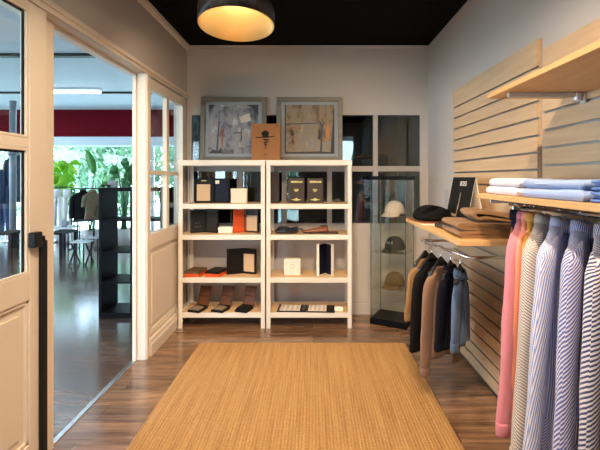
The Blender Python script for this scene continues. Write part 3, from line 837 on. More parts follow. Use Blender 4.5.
def cap(z, label, m_, text=None):
    ca, sa = math.cos(CA), math.sin(CA)
    lx, ly = -.150, .15
    t = thing('baseball_cap', label, 'cap', (ccx + lx * ca - ly * sa, ccy + lx * sa + ly * ca, z + EPS), R(-50), 'caps in the glass cabinet')
    prof = []
    n = 30; rings = []
    for k in range(11):
        a = PI / 2 * k / 10
        r = math.cos(a) ** .8 if k < 10 else .02
        zz = .012 + .128 * math.sin(a)
        rings.append([(.092 * r * math.cos(2 * PI * i / n), .105 * r * math.sin(2 * PI * i / n), zz + (.012 * r * (1 - math.sin(2 * PI * i / n)) * .5)) for i in range(n)])
    MB().loft(rings, False, True).build('crown', m_, t, solid=.003)
    br = MB()
    def fb(u, v):
        a = PI * (1.12 + .76 * u)
        r = 1 + .48 * v * (math.sin(PI * u) ** .6 if 0 < u < 1 else 0)
        x = .091 * r * math.cos(a); y = .104 * r * math.sin(a)
        return (x, y, .026 - .03 * v * math.sin(PI * u) - 2.2 * x * x * v + (.002 * v))
    br.grid(fb, 24, 6)
    br.build('brim', m_, t, solid=.004, fix=False)
    MB().lathe([(.009, .1395), (.008, .144), (.003, .147)], n=10).build('button', m_, t)
    if text:
        c = bpy.data.curves.new('lettering', 'FONT'); c.body = text; c.size = .036; c.extrude = .0012; c.align_x = 'CENTER'; c.shear = .3
        o = bpy.data.objects.new('tmp', c); COL.objects.link(o)
        dg = bpy.context.evaluated_depsgraph_get(); me = bpy.data.meshes.new_from_object(o.evaluated_get(dg))
        bpy.data.objects.remove(o)
        for v in me.vertices:         # wrap the lettering round the crown
            a = -PI / 2 + v.co.x / .098
            zz = .078 + v.co.y
            s_ = min(1, max(0, (zz - .018) / .128)); r = math.sqrt(max(.01, 1 - s_ * s_)) ** .8 + .035
            v.co = Vector((.092 * r * math.cos(a), .105 * r * math.sin(a), zz))
        me.materials.clear(); me.materials.append(white_ink)
        q = bpy.data.objects.new('lettering', me); COL.objects.link(q); q.parent = t
    return t
cap(CZ[0], 'off white baseball cap on the top glass shelf of the cabinet', mat('offwhite_twill', srgb(206, 188, 172), .85, var=.05, bump=.1, bscale=300))
cap(CZ[1], 'dark green baseball cap with white lettering, middle shelf of the cabinet', mat('dark_green_twill', srgb(20, 30, 26), .85, var=.1, bump=.1, bscale=300), 'Polo R')
cap(CZ[2], 'olive brown baseball cap on the lowest glass shelf of the cabinet', mat('olive_twill', srgb(80, 64, 36), .85, var=.08, bump=.1, bscale=300))

# ---- slatwall panels
SF = 1.158            # face of the slats
def slatwall(y0, y1, top, label):
    t = thing('slatwall_panel', label, 'slat panel', (XR - .0005, (y0 + y1) / 2, .006), 0, 'maple slatwall panels on the right wall')
    hy = (y1 - y0) / 2; th = XR - .0005 - SF
    m = MB(); ins = MB()
    m.box(-.008, 0, -hy, hy, 0, top - .006)
    z = top - .006; first = True
    while z > .02:
        hgt = .14 if first else .0765
        z0 = max(0, z - hgt); first = False
        m.box(-th, -.0081, -hy, hy, z0, z)
        m.box(-.0131, -.008, -hy, hy, z0 - .012, z0) if z0 > .02 else None
        if z0 > .02:
            ins.box(-th + .0015, -.0132, -hy + .001, hy - .001, z0 - .0118, z0 - .0098)
            ins.box(-.0145, -.0132, -hy + .001, hy - .001, z0 - .0098, z0)
        z = z0 - .012
    m.build('slats', maple, t, bev=.0012)
    ins.build('groove_insert', mat('groove_aluminium', (.42, .42, .42), .4, metal=1.0, var=.04), t)
    sc = MB()
    for yy in (-hy + .07, hy - .07): sc.lathe([(.006, 0), (.006, .001)], (0, 0, 0), 10)
    return t
slatwall(2.168, 3.474, 2.12, 'maple slat panel behind the folded brown sweaters, farther and taller one')
slatwall(.15, 2.118, 2.05, 'maple slat panel behind the striped shirts, nearer the viewer')
o = MB().box(XR - .01, XR - .0005, 3.66, 3.745, 1.15, 1.30).build('light_switch', mat('grey_plastic', srgb(170, 170, 172), .4), bev=.003)
tag(o, 'narrow pale grey switch plate on the right wall beyond the slat panel', 'switch')

# ---- shelves on the slatwall
def wall_shelf(name, label, x0, y0, y1, ztop, th, br_y, drop=0.05, gap=.003):
    t = thing(name, label, 'shelf', ((x0 + SF) / 2, (y0 + y1) / 2, ztop - th))
    cx, cy = (x0 + SF) / 2, (y0 + y1) / 2
    MB().box(x0 - cx, SF - gap - cx, y0 - cy, y1 - cy, 0, th).build('board', maple_board, t, bev=.002)
    for yy in br_y:
        y = yy - cy
        m = MB().box(x0 + .03 - cx, SF - .012 - cx, y - .009, y + .009, -.020, -.0005)
        m.lathe([(.016, -.034), (.016, -.0006)], (SF - .03 - cx, y, 0), 16)
        m.box(SF - .012 - cx, SF - .0005 - cx, y - .014, y + .014, -.045, -.0005)
        m.build('bracket', mat('satin_steel', (.62, .62, .63), .45, metal=.6, var=.03), t, bev=.002)
    return t
wall_shelf('wall_shelf', 'empty maple shelf on chrome brackets, topmost on the slatwall', .80, .45, 1.93, 1.785, .021, (1.79, .8))
wall_shelf('wall_shelf', 'maple shelf carrying folded white and blue shirts', .80, .45, 2.045, 1.325, .022, (1.97, 1.2))
wall_shelf('wall_shelf', 'low maple shelf carrying brown sweaters and the black sign', .72, 2.07, 3.25, 1.09, .026, (2.2, 3.1))

# ---- folded clothes
def folded(mb, L, W, Hh, seed, z0=0.0, dx=0, dy=0, wav=.003):
    rnd = random.Random(seed); p1, p2, p3 = [rnd.uniform(0, 6) for _ in range(3)]
    rings = []; n = 18
    for k in range(n + 1):
        u = k / n; e = 1 - abs(2 * u - 1)
        s = min(1, math.sqrt(max(.0, 1 - (1 - min(1, e * L / Hh)) ** 2)) * .97 + .03)
        x = -L / 2 + L * u
        pts = rrect(W - .012 * (1 - s), Hh * max(.12, s), Hh * max(.12, s) * .46, 4)
        ring = []
        for (py, pz) in pts:
            q = wav * (math.sin(13 * x + p1 + 9 * py) + .7 * math.sin(29 * py + p2) + .5 * math.sin(31 * x + p3))
            ring.append((x + dx, py + dy + .5 * q, z0 + max(0, Hh / 2 + pz + (q if pz > 0 else 0))))
        rings.append(ring)
    return mb.loft(rings)
def ribbon(mb, pts, th, y0, y1, seed=0, ny=12, wav=.004):
    """a folded cloth: thick band along a 2-D centre line (x,z), extruded in y"""
    rnd = random.Random(seed); p1, p2 = rnd.uniform(0, 6), rnd.uniform(0, 6)
    P = [Vector((a, b, 0)) for a, b in pts]
    # smooth the centre line
    Q = []
    for i in range(len(P) - 1):
        a0, a1, a2, a3 = P[max(0, i - 1)], P[i], P[i + 1], P[min(len(P) - 1, i + 2)]
        for k in range(5):
            s = k / 5
            Q.append(.5 * ((2 * a1) + (a2 - a0) * s + (2 * a0 - 5 * a1 + 4 * a2 - a3) * s * s + (3 * a1 - a0 - 3 * a2 + a3) * s ** 3))
    Q.append(P[-1])
    left, right = [], []
    for i, q in enumerate(Q):
        d = (Q[min(i + 1, len(Q) - 1)] - Q[max(0, i - 1)]).normalized(); nrm = Vector((-d.y, d.x, 0))
        k = 1 if 0 < i < len(Q) - 1 else .6
        left.append(q + nrm * th / 2 * k); right.append(q - nrm * th / 2 * k)
    poly = left + right[::-1]
    rings = []
    for j in range(ny + 1):
        v = j / ny; y = y0 + (y1 - y0) * v
        rings.append([(p.x + wav * 1.5 * math.sin(5 * v + p1 + 20 * p.y), y, max(0.0005, p.y + wav * math.sin(7 * v + p2 + 14 * p.x) * (1 if p.y > .02 else .2))) for p in poly])
    return mb.loft(rings)

def cloth(name, col, var=.08, scale=90): return mat(name, col, .85, var=var, scale=scale, bump=.12, bscale=240, sheen=.12 if max(col) > .1 else 0.0, spec=.2 if max(col) > .1 else .1)
white_cotton = cloth('white_cotton', srgb(216, 212, 224), .03)
blue_cotton = cloth('light_blue_cotton', srgb(150, 172, 216), .06)
mid_blue_cotton = cloth('mid_blue_cotton', srgb(92, 128, 192), .06)
ZT = 1.3256
def folded_shirt(label, loc, rz, L, W, Hh, m_, seed, cuff=None, grp=None):
    t = thing('folded_shirt', label, 'shirt', loc, rz, grp)
    b1 = MB(); folded(b1, L, W, Hh, seed)
    b1.build('folded_body', m_, t)
    if cuff:
        MB().loft([[(L / 2 - .03 + a * .02, y, z) for (y, z) in rrect(W + .003, Hh + .003, Hh * .3, 3, 0, Hh / 2 + .003)] for a in (0, 1, 2, 2.6)]).build('sleeve_cuff', cuff, t)
    return t
G = 'folded shirts on the wall shelf'
# long axis runs along the shelf (world -y)
folded_shirt('folded white shirt lying on the shelf, under the other white one', (.955, 1.845, ZT), R(-90), .32, .27, .034, white_cotton, 11, None, G)
folded_shirt('folded white shirt on top of the other white one', (.96, 1.84, ZT + .0365), R(-90), .30, .265, .033, white_cotton, 12, None, G)
folded_shirt('folded light blue shirt on the shelf, under another light blue one', (.955, 1.475, ZT), R(-90), .39, .27, .034, blue_cotton, 21, None, G)
folded_shirt('folded light blue shirt, topmost beside the white ones', (.96, 1.48, ZT + .0365), R(-90), .38, .265, .033, blue_cotton, 22, None, G)
def curled_shirt(label, loc, m_, seed):
    t = thing('folded_shirt', label, 'shirt', loc, R(180), G)
    b_ = MB(); ribbon(b_, [(.13, .027), (.02, .029), (-.1, .027), (-.122, .018), (-.1, .0065), (0, .0062), (.13, .0062)], .011, -.13, .13, seed, wav=.0015)
    b_.build('folded_body', m_, t)
    b_ = MB(); ribbon(b_, [(.12, .0175), (0, .0172), (-.085, .0168)], .0075, -.122, .122, seed + 1, wav=.0006)
    b_.build('tucked_sleeve', m_, t)
curled_shirt('folded mid blue shirt with open fold, lower one at the near end', (.965, 1.135, ZT), mid_blue_cotton, 31)
curled_shirt('folded mid blue shirt with open fold, upper one at the near end', (.968, 1.138, ZT + .036), mid_blue_cotton, 33)

brown_knit = cloth('brown_knit', srgb(136, 100, 66), .12, 60)
ZS = 1.0906
def sweater(label, loc, rz, seed, L=.36, W=.42, Hh=.05, roll=False):
    t = thing('folded_sweater', label, 'sweater', loc, rz, 'brown sweaters on the low shelf')
    if not roll:
        b_ = MB(); ribbon(b_, [(L / 2, Hh * .76), (.04, Hh * .78), (-L / 2 + .05, Hh * .77), (-L / 2 + .012, Hh * .5), (-L / 2 + .05, Hh * .25), (.0, Hh * .24), (L / 2, Hh * .24)], Hh * .46, -W / 2, W / 2, seed, wav=.003)
        b_.build('folded_body', brown_knit, t)
        b_ = MB(); ribbon(b_, [(L / 2 - .005, Hh * .5), (-L / 2 + .12, Hh * .5)], Hh * .1, -W / 2 + .01, W / 2 - .01, seed, wav=.001)
        b_.build('tucked_sleeve', brown_knit, t)
    else:
        b_ = MB(); ribbon(b_, [(L / 2, .009), (.08, .010), (-.02, .020), (-.055, .022), (-.075, .017), (-.095, .02), (-.108, .034), (-.09, .045), (-.03, .044), (.06, .033), (L / 2 - .02, .024)], .013, -W / 2, W / 2, seed, wav=.004)
        b_.build('folded_body', brown_knit, t)
        b_ = MB(); ribbon(b_, [(-.085, .006), (-.03, .006), (-.01, .006), (.0, .006)], .008, -W / 2 + .02, W / 2 - .02, seed + 2, wav=.001)
        b_.build('tucked_sleeve', brown_knit, t)
sweater('folded brown sweater at the bottom of the stack on low shelf', (.94, 2.33, ZS), R(-4), 41, .37, .38, .036)
sweater('folded brown sweater in the middle of the stack on low shelf', (.94, 2.33, ZS + .0395), R(-5), 43, .37, .36, .035)
sweater('rolled brown sweater lying on top of the folded stack', (.975, 2.36, ZS + .0775), R(-8), 45, .30, .34, .05, True)
black_knit = cloth('black_knit', (.006, .0055, .0055), .2)
t = thing('knit_scarf', 'crumpled black knit scarf at the far end of the low shelf', 'scarf', (.845, 2.97, ZS + .0125), R(20))
lump(MB(), .27, .24, .075, 8, .2, zpow=.9).build('scarf_body', black_knit, t)
m = MB(); ribbon(m, [(-.1, .062), (-.02, .085), (.06, .07), (.12, .04)], .03, -.07, .05, 9, wav=.006); m.build('scarf_fold', black_knit, t)
rust_leather = mat('rust_leather', srgb(134, 76, 40), .5, var=.15)
o = MB().prism(rrect(.16, .30, .012, 3), 0, .011, 'z').build('leather_case', rust_leather, loc=(.81, 3.02, ZS), rot=(0, 0, R(8)), bev=.003)
tag(o, 'flat rust brown leather case at the far corner of the low shelf', 'case')
o = MB().box(-.075, .075, -.04, .04, 0, .002).build('paper_slip', white_card, loc=(.795, 2.775, ZS), rot=(0, 0, R(-18)))
tag(o, 'small white paper slip on the low shelf before the black scarf', 'paper')
t = thing('wallet', 'dark olive wallet between the paper slip and the sweaters', 'wallet', (.835, 2.62, ZS), R(15))
MB().box(-.06, .06, -.05, .05, 0, .03).build('wallet_body', mat('dark_olive_leather', srgb(46, 38, 22), .5, var=.2), t, bev=.008)
MB().box(-.061, .061, -.008, .008, .03, .034).build('wallet_band', mat('dark_olive_leather', srgb(46, 38, 22), .5), t)
# tent sign
t = thing('tent_sign', 'black tent sign with white lettering on the low shelf behind the sweaters', 'sign', (1.018, 2.84, ZS), R(4))
sw, sh, hb = .17, .315, .062
def slab(x0, x1, nm, m_, parent):
    th = .004
    return MB().prism([(x0, 0), (x1, sh), (x1 + th, sh), (x0 + th, 0)], -sw, sw, 'y').build(nm, m_, parent)
fl = slab(-hb, 0, 'front_leaf', ink, t)
slab(hb, .0045, 'back_leaf', white_card, t)
MB().prism([(-hb + .0045, 0), (.0, sh - .02), (.002, sh - .02), (-hb + .0065, 0)], -sw, sw, 'y').build('front_lining', white_card, t)
c = bpy.data.curves.new('lettering', 'FONT'); c.body = 'BOSS'; c.size = .045; c.extrude = .0006; c.align_x = 'CENTER'
o = bpy.data.objects.new('tmp', c); COL.objects.link(o)
dg = bpy.context.evaluated_depsgraph_get(); me = bpy.data.meshes.new_from_object(o.evaluated_get(dg)); bpy.data.objects.remove(o)
me.materials.clear(); me.materials.append(white_ink)
q = bpy.data.objects.new('lettering', me); COL.objects.link(q); q.parent = fl
ang = math.atan2(hb, sh)
# text plane: x axis -> -y of the sign, up -> along the leaf, normal -> -x
up = Vector((hb, 0, sh)).normalized(); xa = Vector((0, -1, 0)); nn = xa.cross(up)
Mx = Matrix((xa, up, nn)).transposed().to_4x4()
def on_leaf(y, k): return Vector((-hb, 0, 0)) + up * k + Vector((0, y, 0)) + nn * .0012
Mx.translation = on_leaf(-.02, .262); q.matrix_local = Mx
m = MB()
def lbox(y0, y1, k0, k1):
    P = [on_leaf(y0, k0), on_leaf(y1, k0), on_leaf(y1, k1), on_leaf(y0, k1)]
    b0 = len(m.v)
    for p in P: m.v.append(tuple(p))
    for p in P: m.v.append(tuple(p + nn * .0006))
    for f_ in ((0, 1, 2, 3), (4, 5, 6, 7), (0, 1, 5, 4), (1, 2, 6, 5), (2, 3, 7, 6), (3, 0, 4, 7)): m.face([b0 + i for i in f_])
lbox(-.01, .0, .1, .215); lbox(.0, .008, .06, .13); lbox(.0, .12, .05, .068)
m.build('printed_figure', mat('tan_print', srgb(150, 126, 104), .6), fl)

# ---- hanging rails
def rail_thing(name, label, pts, r, mounts):
    t = thing(name, label, 'rail', pts[0])
    p0 = Vector(pts[0])
    MB().tube([Vector(p) - p0 for p in pts], r, 10).build('bar', chrome, t)
    for mp in mounts:
        p = Vector(mp) - p0
        MB().box(p.x - .014, SF - .0006 - p0.x, p.y - .013, p.y + .013, p.z - .03, p.z + .018).build('wall_bracket', chrome, t, bev=.002)
    return t
RA, RBp = Vector((.78, 3.0, .95)), Vector((.877, 2.39, .95))
rail_thing('clothes_rail', 'chrome clothes rail below the low shelf, holding the dark garments',
           [(1.14, 3.02, .95), (.80, 3.02, .95), RA, RBp, (.90, 2.372, .95), (1.14, 2.372, .95)], .009, [(1.145, 3.02, .95), (1.145, 2.372, .95)])
rail_thing('clothes_rail', 'chrome clothes rail under the shirt shelf, holding the striped shirts',
           [(.95, .5, 1.274), (.95, 2.02, 1.274)], .010, [(.96, 2.0, 1.279), (.96, .6, 1.279)])

# ---- garments and hangers
wood_hanger = wood('hanger_wood', srgb(140, 88, 46), srgb(176, 118, 66), 'x', .4, 3)
def hanger(label, loc, rz, hw, m_, drop=.0, fat=1.0):
    """hook rests on the rail at local z=0; arms hang below"""
    t = thing('clothes_hanger', label, 'hanger', loc, rz)
    hk = []
    for k in range(13):
        a = R(-40 + 230 * k / 12)
        hk.append((.018 * math.cos(a) , 0, -.0075 + .018 * math.sin(a)))
    MB().tube([(0, 0, -.055 - drop), (0, 0, -.05 - drop * .5)] + [(.006, 0, -.036)] + hk, .0022, 6).build('hook', chrome, t)
    m = MB()
    rings = []
    for k in range(15):
        u = -1 + 2 * k / 14
        x = hw * u; hh = (.014 - .006 * abs(u) + (.012 * max(0, 1 - 4 * abs(u)))) * fat; z = -.034 - .012 * min(1, 3 * abs(u)) - hh - drop - .08 * abs(u) ** 1.2; d = (.009 + .002 * abs(u)) * fat
        rings.append([(x, d * math.cos(a), z + hh * math.sin(a)) for a in [2 * PI * i / 10 for i in range(10)]])
    m.loft(rings).build('shoulder_bar', m_, t)
    return t
def smoothstep(a, b, x):
    t_ = max(0, min(1, (x - a) / (b - a))); return t_ * t_ * (3 - 2 * t_)
def garment(name, cat, label, loc, rz, half, L, m_body, m_sleeve, m_collar, seed, sleeve=.6, thick=.05, collar=True, cuffs=True, placket=True, grp=None, flare=.015, fold=.008, hang=0.0):
    t = thing(name, label, cat, loc, rz, grp)
    rnd = random.Random(seed); ph = [rnd.uniform(0, 6) for _ in range(5)]
    n = 40
    lv = [(0.0, .052, .034), (-.012, .075, .036), (-.03, .45 * half + .03, .036), (-.055, .80 * half, .036), (-.078, .95 * half, .04), (-.11, .985 * half, .046),
          (-.17, .97 * half, .05), (-.27, .95 * half, .052), (-.4, .95 * half, .054), (-.55, .97 * half, .056), (-.68, half, .058), (-L + .02, half + flare, .06), (-L, half + flare, .059)]
    lv = [q for q in lv[:-2] if q[0] > -L + .03] + lv[-2:]
    rings, uvs = [], []
    for (z, hx, hy) in lv:
        hy = hy * thick / .05
        ring = []; uvr = []; acc = 0; prev = None
        drop = smoothstep(.06, .5, -z)
        for i in range(n + 1):
            a = 2 * PI * i / n
            c, s = math.cos(a), math.sin(a)
            x = hx * math.copysign(abs(c) ** .7, c); y = hy * math.copysign(abs(s) ** .8, s)
            y *= 1 + drop * (fold / .05) * (math.sin(x * 46 + ph[0] + 3 * z) + .6 * math.sin(x * 83 + ph[1] - 2 * z)) * (1 if s < 0 else .7)
            x += drop * .006 * math.sin(9 * z + ph[2])
            p = Vector((x, y, z))
            if prev is not None: acc += (p - prev).length
            prev = p
            if i < n: ring.append(p)
            uvr.append((acc, z))
        rings.append(ring); uvs.append(uvr)
    MB().loft(rings, False, False, uvs=uvs).build('body', m_body, t, solid=.002)
    if sleeve:
        hang0 = hang
        for sx in (-1, 1):
            hang = hang0 if sx < 0 else min(hang0, .01)
            k0 = [(-.04, .66 * half, .045, .026), (-.062, .80 * half, .052, .036), (-.10, .92 * half, .056, .042), (-.16, half + .006, .052, .042), (-.28, half + .016 + .12 * hang, .052, .04), (-.42, half + .022 + .3 * hang, .05, .038),
                  (-.56, half + .024 + .5 * hang, .048, .036), (-.68, half + .024 + .7 * hang, .046, .035), (-sleeve + .06, half + .022 + hang * .95, .043, .034), (-sleeve, half + .022 + hang, .041, .033)]
            k0 = [q for q in k0[:-2] if q[0] > -sleeve + .09] + k0[-2:]
            rings, uvs = [], []; m2 = 18
            for (z, cx, rx, ry) in k0:
                ry = ry * thick / .05
                ring = []; uvr = []; acc = 0; prev = None
                for i in range(m2 + 1):
                    a = 2 * PI * i / m2
                    w_ = 1 + .07 * smoothstep(.1, .35, -z) * math.sin(3 * a + ph[3] + 16 * z) + .05 * math.sin(5 * a + 25 * z + ph[4])
                    p = Vector((sx * (cx + rx * w_ * math.cos(a)), ry * w_ * math.sin(a) - .004, z + (.022 if z > -.05 else .016 if z > -.07 else 0) * -math.cos(a)))
                    if prev is not None: acc += (p - prev).length
                    prev = p
                    if i < m2: ring.append(p)
                    uvr.append((acc, z))
                rings.append(ring); uvs.append(uvr)
            s_ = MB().loft(rings, True, True, uvs=uvs).build('sleeve', m_sleeve, t)
            if cuffs:
                z, cx, rx, ry = k0[-1]; ry = ry * thick / .05
                cf = []; cu = []
                for (dz, g) in ((.045, 1.04), (.04, 1.13), (0, 1.12), (-.006, 1.05), (-.006, .9)):
                    cf.append([(sx * (cx + rx * g * math.cos(2 * PI * i / 16)), ry * g * math.sin(2 * PI * i / 16) - .004, z + dz) for i in range(16)])
                    cu.append([(rx * 2 * PI * i / 16, dz) for i in range(17)])
                MB().loft(cf, True, True, uvs=cu).build('cuff', m_collar, s_)
    if collar:
        cf = []; cu = []
        for (r, z) in ((.056, -.014), (.064, -.016), (.057, .01), (.050, .03), (.045, .028), (.044, -.01)):
            cf.append([(r * math.cos(2 * PI * i / 24), r * .62 * math.sin(2 * PI * i / 24) - (.004 if z < 0 else 0), z - .014 * max(0, -math.sin(2 * PI * i / 24))) for i in range(24)])
            cu.append([(.06 * 2 * PI * i / 24, z) for i in range(25)])
        MB().loft(cf, False, False, uvs=cu).build('collar', m_collar, t)
    if placket:
        rings = []; yb = -.058 * thick / .05 - .003
        m = MB(); b_ = []
        for k in range(12):
            z = -.03 - (L - .04) * k / 11
            yy = -(.036 + .02 * smoothstep(.03, .3, -z)) * thick / .05 * 1.12 - .002
            rings.append([(-.016, yy, z), (.016, yy, z), (.016, yy + .004, z), (-.016, yy + .004, z)])
        uv4 = [[(0, r[0][2]), (.032, r[0][2]), (.036, r[0][2]), (.068, r[0][2]), (.072, r[0][2])] for r in rings]
        m.loft(rings, True, True, sm=False, uvs=uv4).build('placket', m_body, t)
    return t

ST = 45
def sm(n, a, b_, p, duty=.5, ang=0):
    return (stripes(n + '_body', a, b_, p, 0, duty), stripes(n + '_sleeve', a, b_, p, R(ang), duty), stripes(n + '_collar', a, b_, p, R(20), duty))
pk = cloth('pink_linen', srgb(200, 124, 136), .1, 120); sal = cloth('salmon_cotton', srgb(228, 150, 128), .06); yel = cloth('mustard_cotton', srgb(206, 150, 66), .06); nav = cloth('navy_cotton', srgb(28, 30, 46), .1)
bei = sm('beige_stripe', srgb(204, 194, 184), srgb(128, 122, 124), .009, .45, 62)
lbl = sm('pale_blue_stripe', srgb(214, 208, 216), srgb(120, 138, 190), .0085, .5, -6)
mbl = sm('blue_stripe', srgb(206, 200, 212), srgb(88, 100, 164), .0095, .55, -42)
nvw = sm('navy_stripe', srgb(214, 206, 210), srgb(66, 70, 112), .0115, .5, -60)
RZ = R(45)
rows = [(1.95, (nav,) * 3, 'plain navy shirt, farthest on the upper rail behind the pink one', .085, .90),
        (1.875, (pk,) * 3, 'plain pink shirt hanging on the upper rail', .165, .87),
        (1.83, (sal,) * 3, 'salmon shirt hanging just in front of the pink one', .12, .86),
        (1.795, (yel,) * 3, 'mustard yellow shirt squeezed between the salmon and beige shirts', .105, .80),
        (1.725, bei, 'beige and grey fine striped shirt on the upper rail', .165, .88),
        (1.61, lbl, 'pale blue and white striped shirt on the upper rail', .17, .88),
        (1.485, mbl, 'medium blue diagonal striped shirt on the upper rail', .17, .90),
        (1.36, nvw, 'bold navy and white striped shirt, nearest the viewer', .17, .90)]
for i, (y, ms, lab, half, L) in enumerate(rows):
    hl = lab.split(' shirt')[0]
    hanger('brown wooden hanger carrying the %s shirt' % hl, (.95, y, 1.274 + .0105), RZ, half * .78, wood_hanger)
    garment('hanging_shirt', 'shirt', lab, (.95, y, 1.274 - .052), RZ + R((17, 2, -2, 1, 0, -2, 2, 1)[i]), half, L, ms[0], ms[1], ms[2], 50 + i, sleeve=L - .05, thick=.024 if i in (2, 3) else .036, hang=(.13, .11, .09, .05, .12, .14, .15, .15)[i], flare=.075, cuffs=True, grp='shirts on the upper rail')

black_hanger = mat('black_plastic', (.012, .012, .013), .35)
tan_k = cloth('mustard_tan_knit', srgb(140, 104, 66), .1); blk = cloth('charcoal_knit', (.009, .008, .009), .15); tau = cloth('taupe_knit', srgb(134, 104, 86), .08)
nvk = cloth('dark_navy_knit', srgb(20, 20, 32), .1); den = cloth('washed_denim', srgb(84, 104, 134), .12, 40)
def on_rail(u): return RA.lerp(RBp, u)
low = [(.08, tan_k, 'jumper', 'mustard tan jumper, farthest on the low rail', .12, .50, .40, 56, False),
       (.24, blk, 'jumper', 'charcoal black jumper hanging behind the taupe one', .14, .60, .56, 52, False),
       (.47, tau, 'jumper', 'long sleeved taupe jumper at the middle of the low rail', .125, .60, .655, 52, False),
       (.68, nvk, 'cardigan', 'dark navy cardigan between the taupe jumper and denim shirt', .10, .49, .45, 46, True),
       (.87, den, 'shirt', 'small washed blue denim shirt, nearest on the low rail', .07, .43, .41, 36, True)]
for i, (u, m_, kind, lab, half, L, slv, deg, pl) in enumerate(low):
    p = on_rail(u); rz = R(90 - deg)
    hl = lab.split(',')[0].replace('long sleeved ', '')
    hl = ' '.join(hl.split()[:4])
    hanger('black hanger holding the ' + {0: 'mustard tan jumper', 1: 'charcoal black jumper', 2: 'taupe jumper', 3: 'dark navy cardigan', 4: 'blue denim shirt'}[i], (p.x, p.y, p.z + .0095), rz, max(half * .95, .09), black_hanger, .027, 1.15)
    garment('hanging_' + kind, kind, lab, (p.x, p.y, p.z - .112), rz, half, L - .03, m_, m_, m_, 70 + i, sleeve=slv, thick=.03, hang=.02, collar=i >= 3, cuffs=True, placket=pl, grp=None)

# ---- jute rug
def jute():
    m = bpy.data.materials.new('jute_weave')
    t, N, L = nt(m); b = N['Principled BSDF']
    tc = N.new('ShaderNodeTexCoord')
    mp = N.new('ShaderNodeMapping'); mp.inputs['Scale'].default_value = (26, 1.1, 1)
    L.new(tc.outputs['Object'], mp.inputs['Vector'])
    nz = N.new('ShaderNodeTexNoise'); nz.inputs['Scale'].default_value = 1.5; nz.inputs['Detail'].default_value = 6; L.new(mp.outputs[0], nz.inputs['Vector'])
    n2 = N.new('ShaderNodeTexNoise'); n2.inputs['Scale'].default_value = 130; n2.inputs['Detail'].default_value = 3; L.new(tc.outputs['Object'], n2.inputs['Vector'])
    wv = N.new('ShaderNodeTexWave'); wv.wave_type = 'BANDS'; wv.bands_direction = 'X'; wv.inputs['Scale'].default_value = 17; wv.inputs['Distortion'].default_value = .6; wv.inputs['Detail'].default_value = 2; wv.inputs['Detail Scale'].default_value = 6
    L.new(tc.outputs['Object'], wv.inputs['Vector'])
    w2 = N.new('ShaderNodeTexWave'); w2.bands_direction = 'Y'; w2.inputs['Scale'].default_value = 24; w2.inputs['Distortion'].default_value = 1.5; w2.inputs['Detail'].default_value = 2
    L.new(tc.outputs['Object'], w2.inputs['Vector'])
    cr = N.new('ShaderNodeValToRGB'); e = cr.color_ramp.elements
    e[0].position = .3; e[0].color = (*srgb(150, 106, 62), 1); e[1].position = .7; e[1].color = (*srgb(208, 164, 108), 1)
    mx0 = N.new('ShaderNodeMix'); mx0.inputs['Factor'].default_value = .5
    L.new(nz.outputs['Fac'], mx0.inputs['A']); L.new(n2.outputs['Fac'], mx0.inputs['B']); L.new(mx0.outputs[0], cr.inputs[0])
    L.new(cr.outputs[0], b.inputs['Base Color'])
    ad = N.new('ShaderNodeMath'); ad.operation = 'ADD'; L.new(wv.outputs['Fac'], ad.inputs[0])
    ml = N.new('ShaderNodeMath'); ml.operation = 'MULTIPLY'; ml.inputs[1].default_value = .6; L.new(w2.outputs['Fac'], ml.inputs[0]); L.new(ml.outputs[0], ad.inputs[1])
    ad2 = N.new('ShaderNodeMath'); ad2.operation = 'ADD'; L.new(ad.outputs[0], ad2.inputs[0]); L.new(n2.outputs['Fac'], ad2.inputs[1])
    bp = N.new('ShaderNodeBump'); bp.inputs['Strength'].default_value = .55; bp.inputs['Distance'].default_value = .006
    L.new(ad2.outputs[0], bp.inputs['Height']); L.new(bp.outputs[0], b.inputs['Normal'])
    b.inputs['Roughness'].default_value = .85; b.inputs['Specular IOR Level'].default_value = .15
    return m
jm = jute()
t = thing('jute_rug', 'large straw coloured jute rug on the wooden floor', 'rug', (-.09, 2.3, .0005))
MB().box(-.855, .855, -1.2, 1.24, 0, .012).build('rug_field', jm, t, bev=.004)
for (a, b2, c, d) in ((-.866, -.8555, -1.2, 1.24), (.8555, .866, -1.2, 1.24)): MB().box(a, b2, c, d, 0, .011).build('rug_binding', jm, t, bev=.003)

# ================================================================== HALL FURNITURE
# black open shelving
bx0, bx1, by0, by1, bh = X(98.5, 4.2), -1.50, 4.2, 4.55, 1.302
t = thing('open_shelving', 'black open backed shelving just beyond the doorway', 'shelving', ((bx0 + bx1) / 2, (by0 + by1) / 2, 0))
hw_, hd_ = (bx1 - bx0) / 2, (by1 - by0) / 2
for s in (-1, 1): MB().box(min(s * hw_, s * (hw_ - .032)), max(s * hw_, s * (hw_ - .032)), -hd_, hd_, .0, bh - .036).build('side_panel', black_wood, t, bev=.002)
MB().box(-hw_, hw_, -hd_, hd_, bh - .0355, bh).build('top', black_wood, t, bev=.002)
MB().box(-hw_ + .0325, hw_ - .0325, -hd_, hd_, .0, .05).build('bottom', black_wood, t, bev=.002)
MB().box(-.008, .008, -hd_ + .002, hd_ - .002, .0505, bh - .036).build('upright', black_wood, t, bev=.001)
for z in (.36, .665, .985):
    for (a, b2) in ((-hw_ + .0325, -.0085), (.0085, hw_ - .0325)):
        MB().box(a, b2, -hd_ + .002, hd_ - .002, z - .018, z).build('shelf', black_wood, t, bev=.001)
t = thing('small_carton', 'small grey carton on top of the black shelving', 'box', (X(112.5, 4.35), 4.35, bh + EPS), R(8))
grey_c = mat('grey_card', srgb(150, 152, 156), .6)
MB().box(-.04, .04, -.03, .03, 0, .07).build('carton_body', grey_c, t, bev=.002)
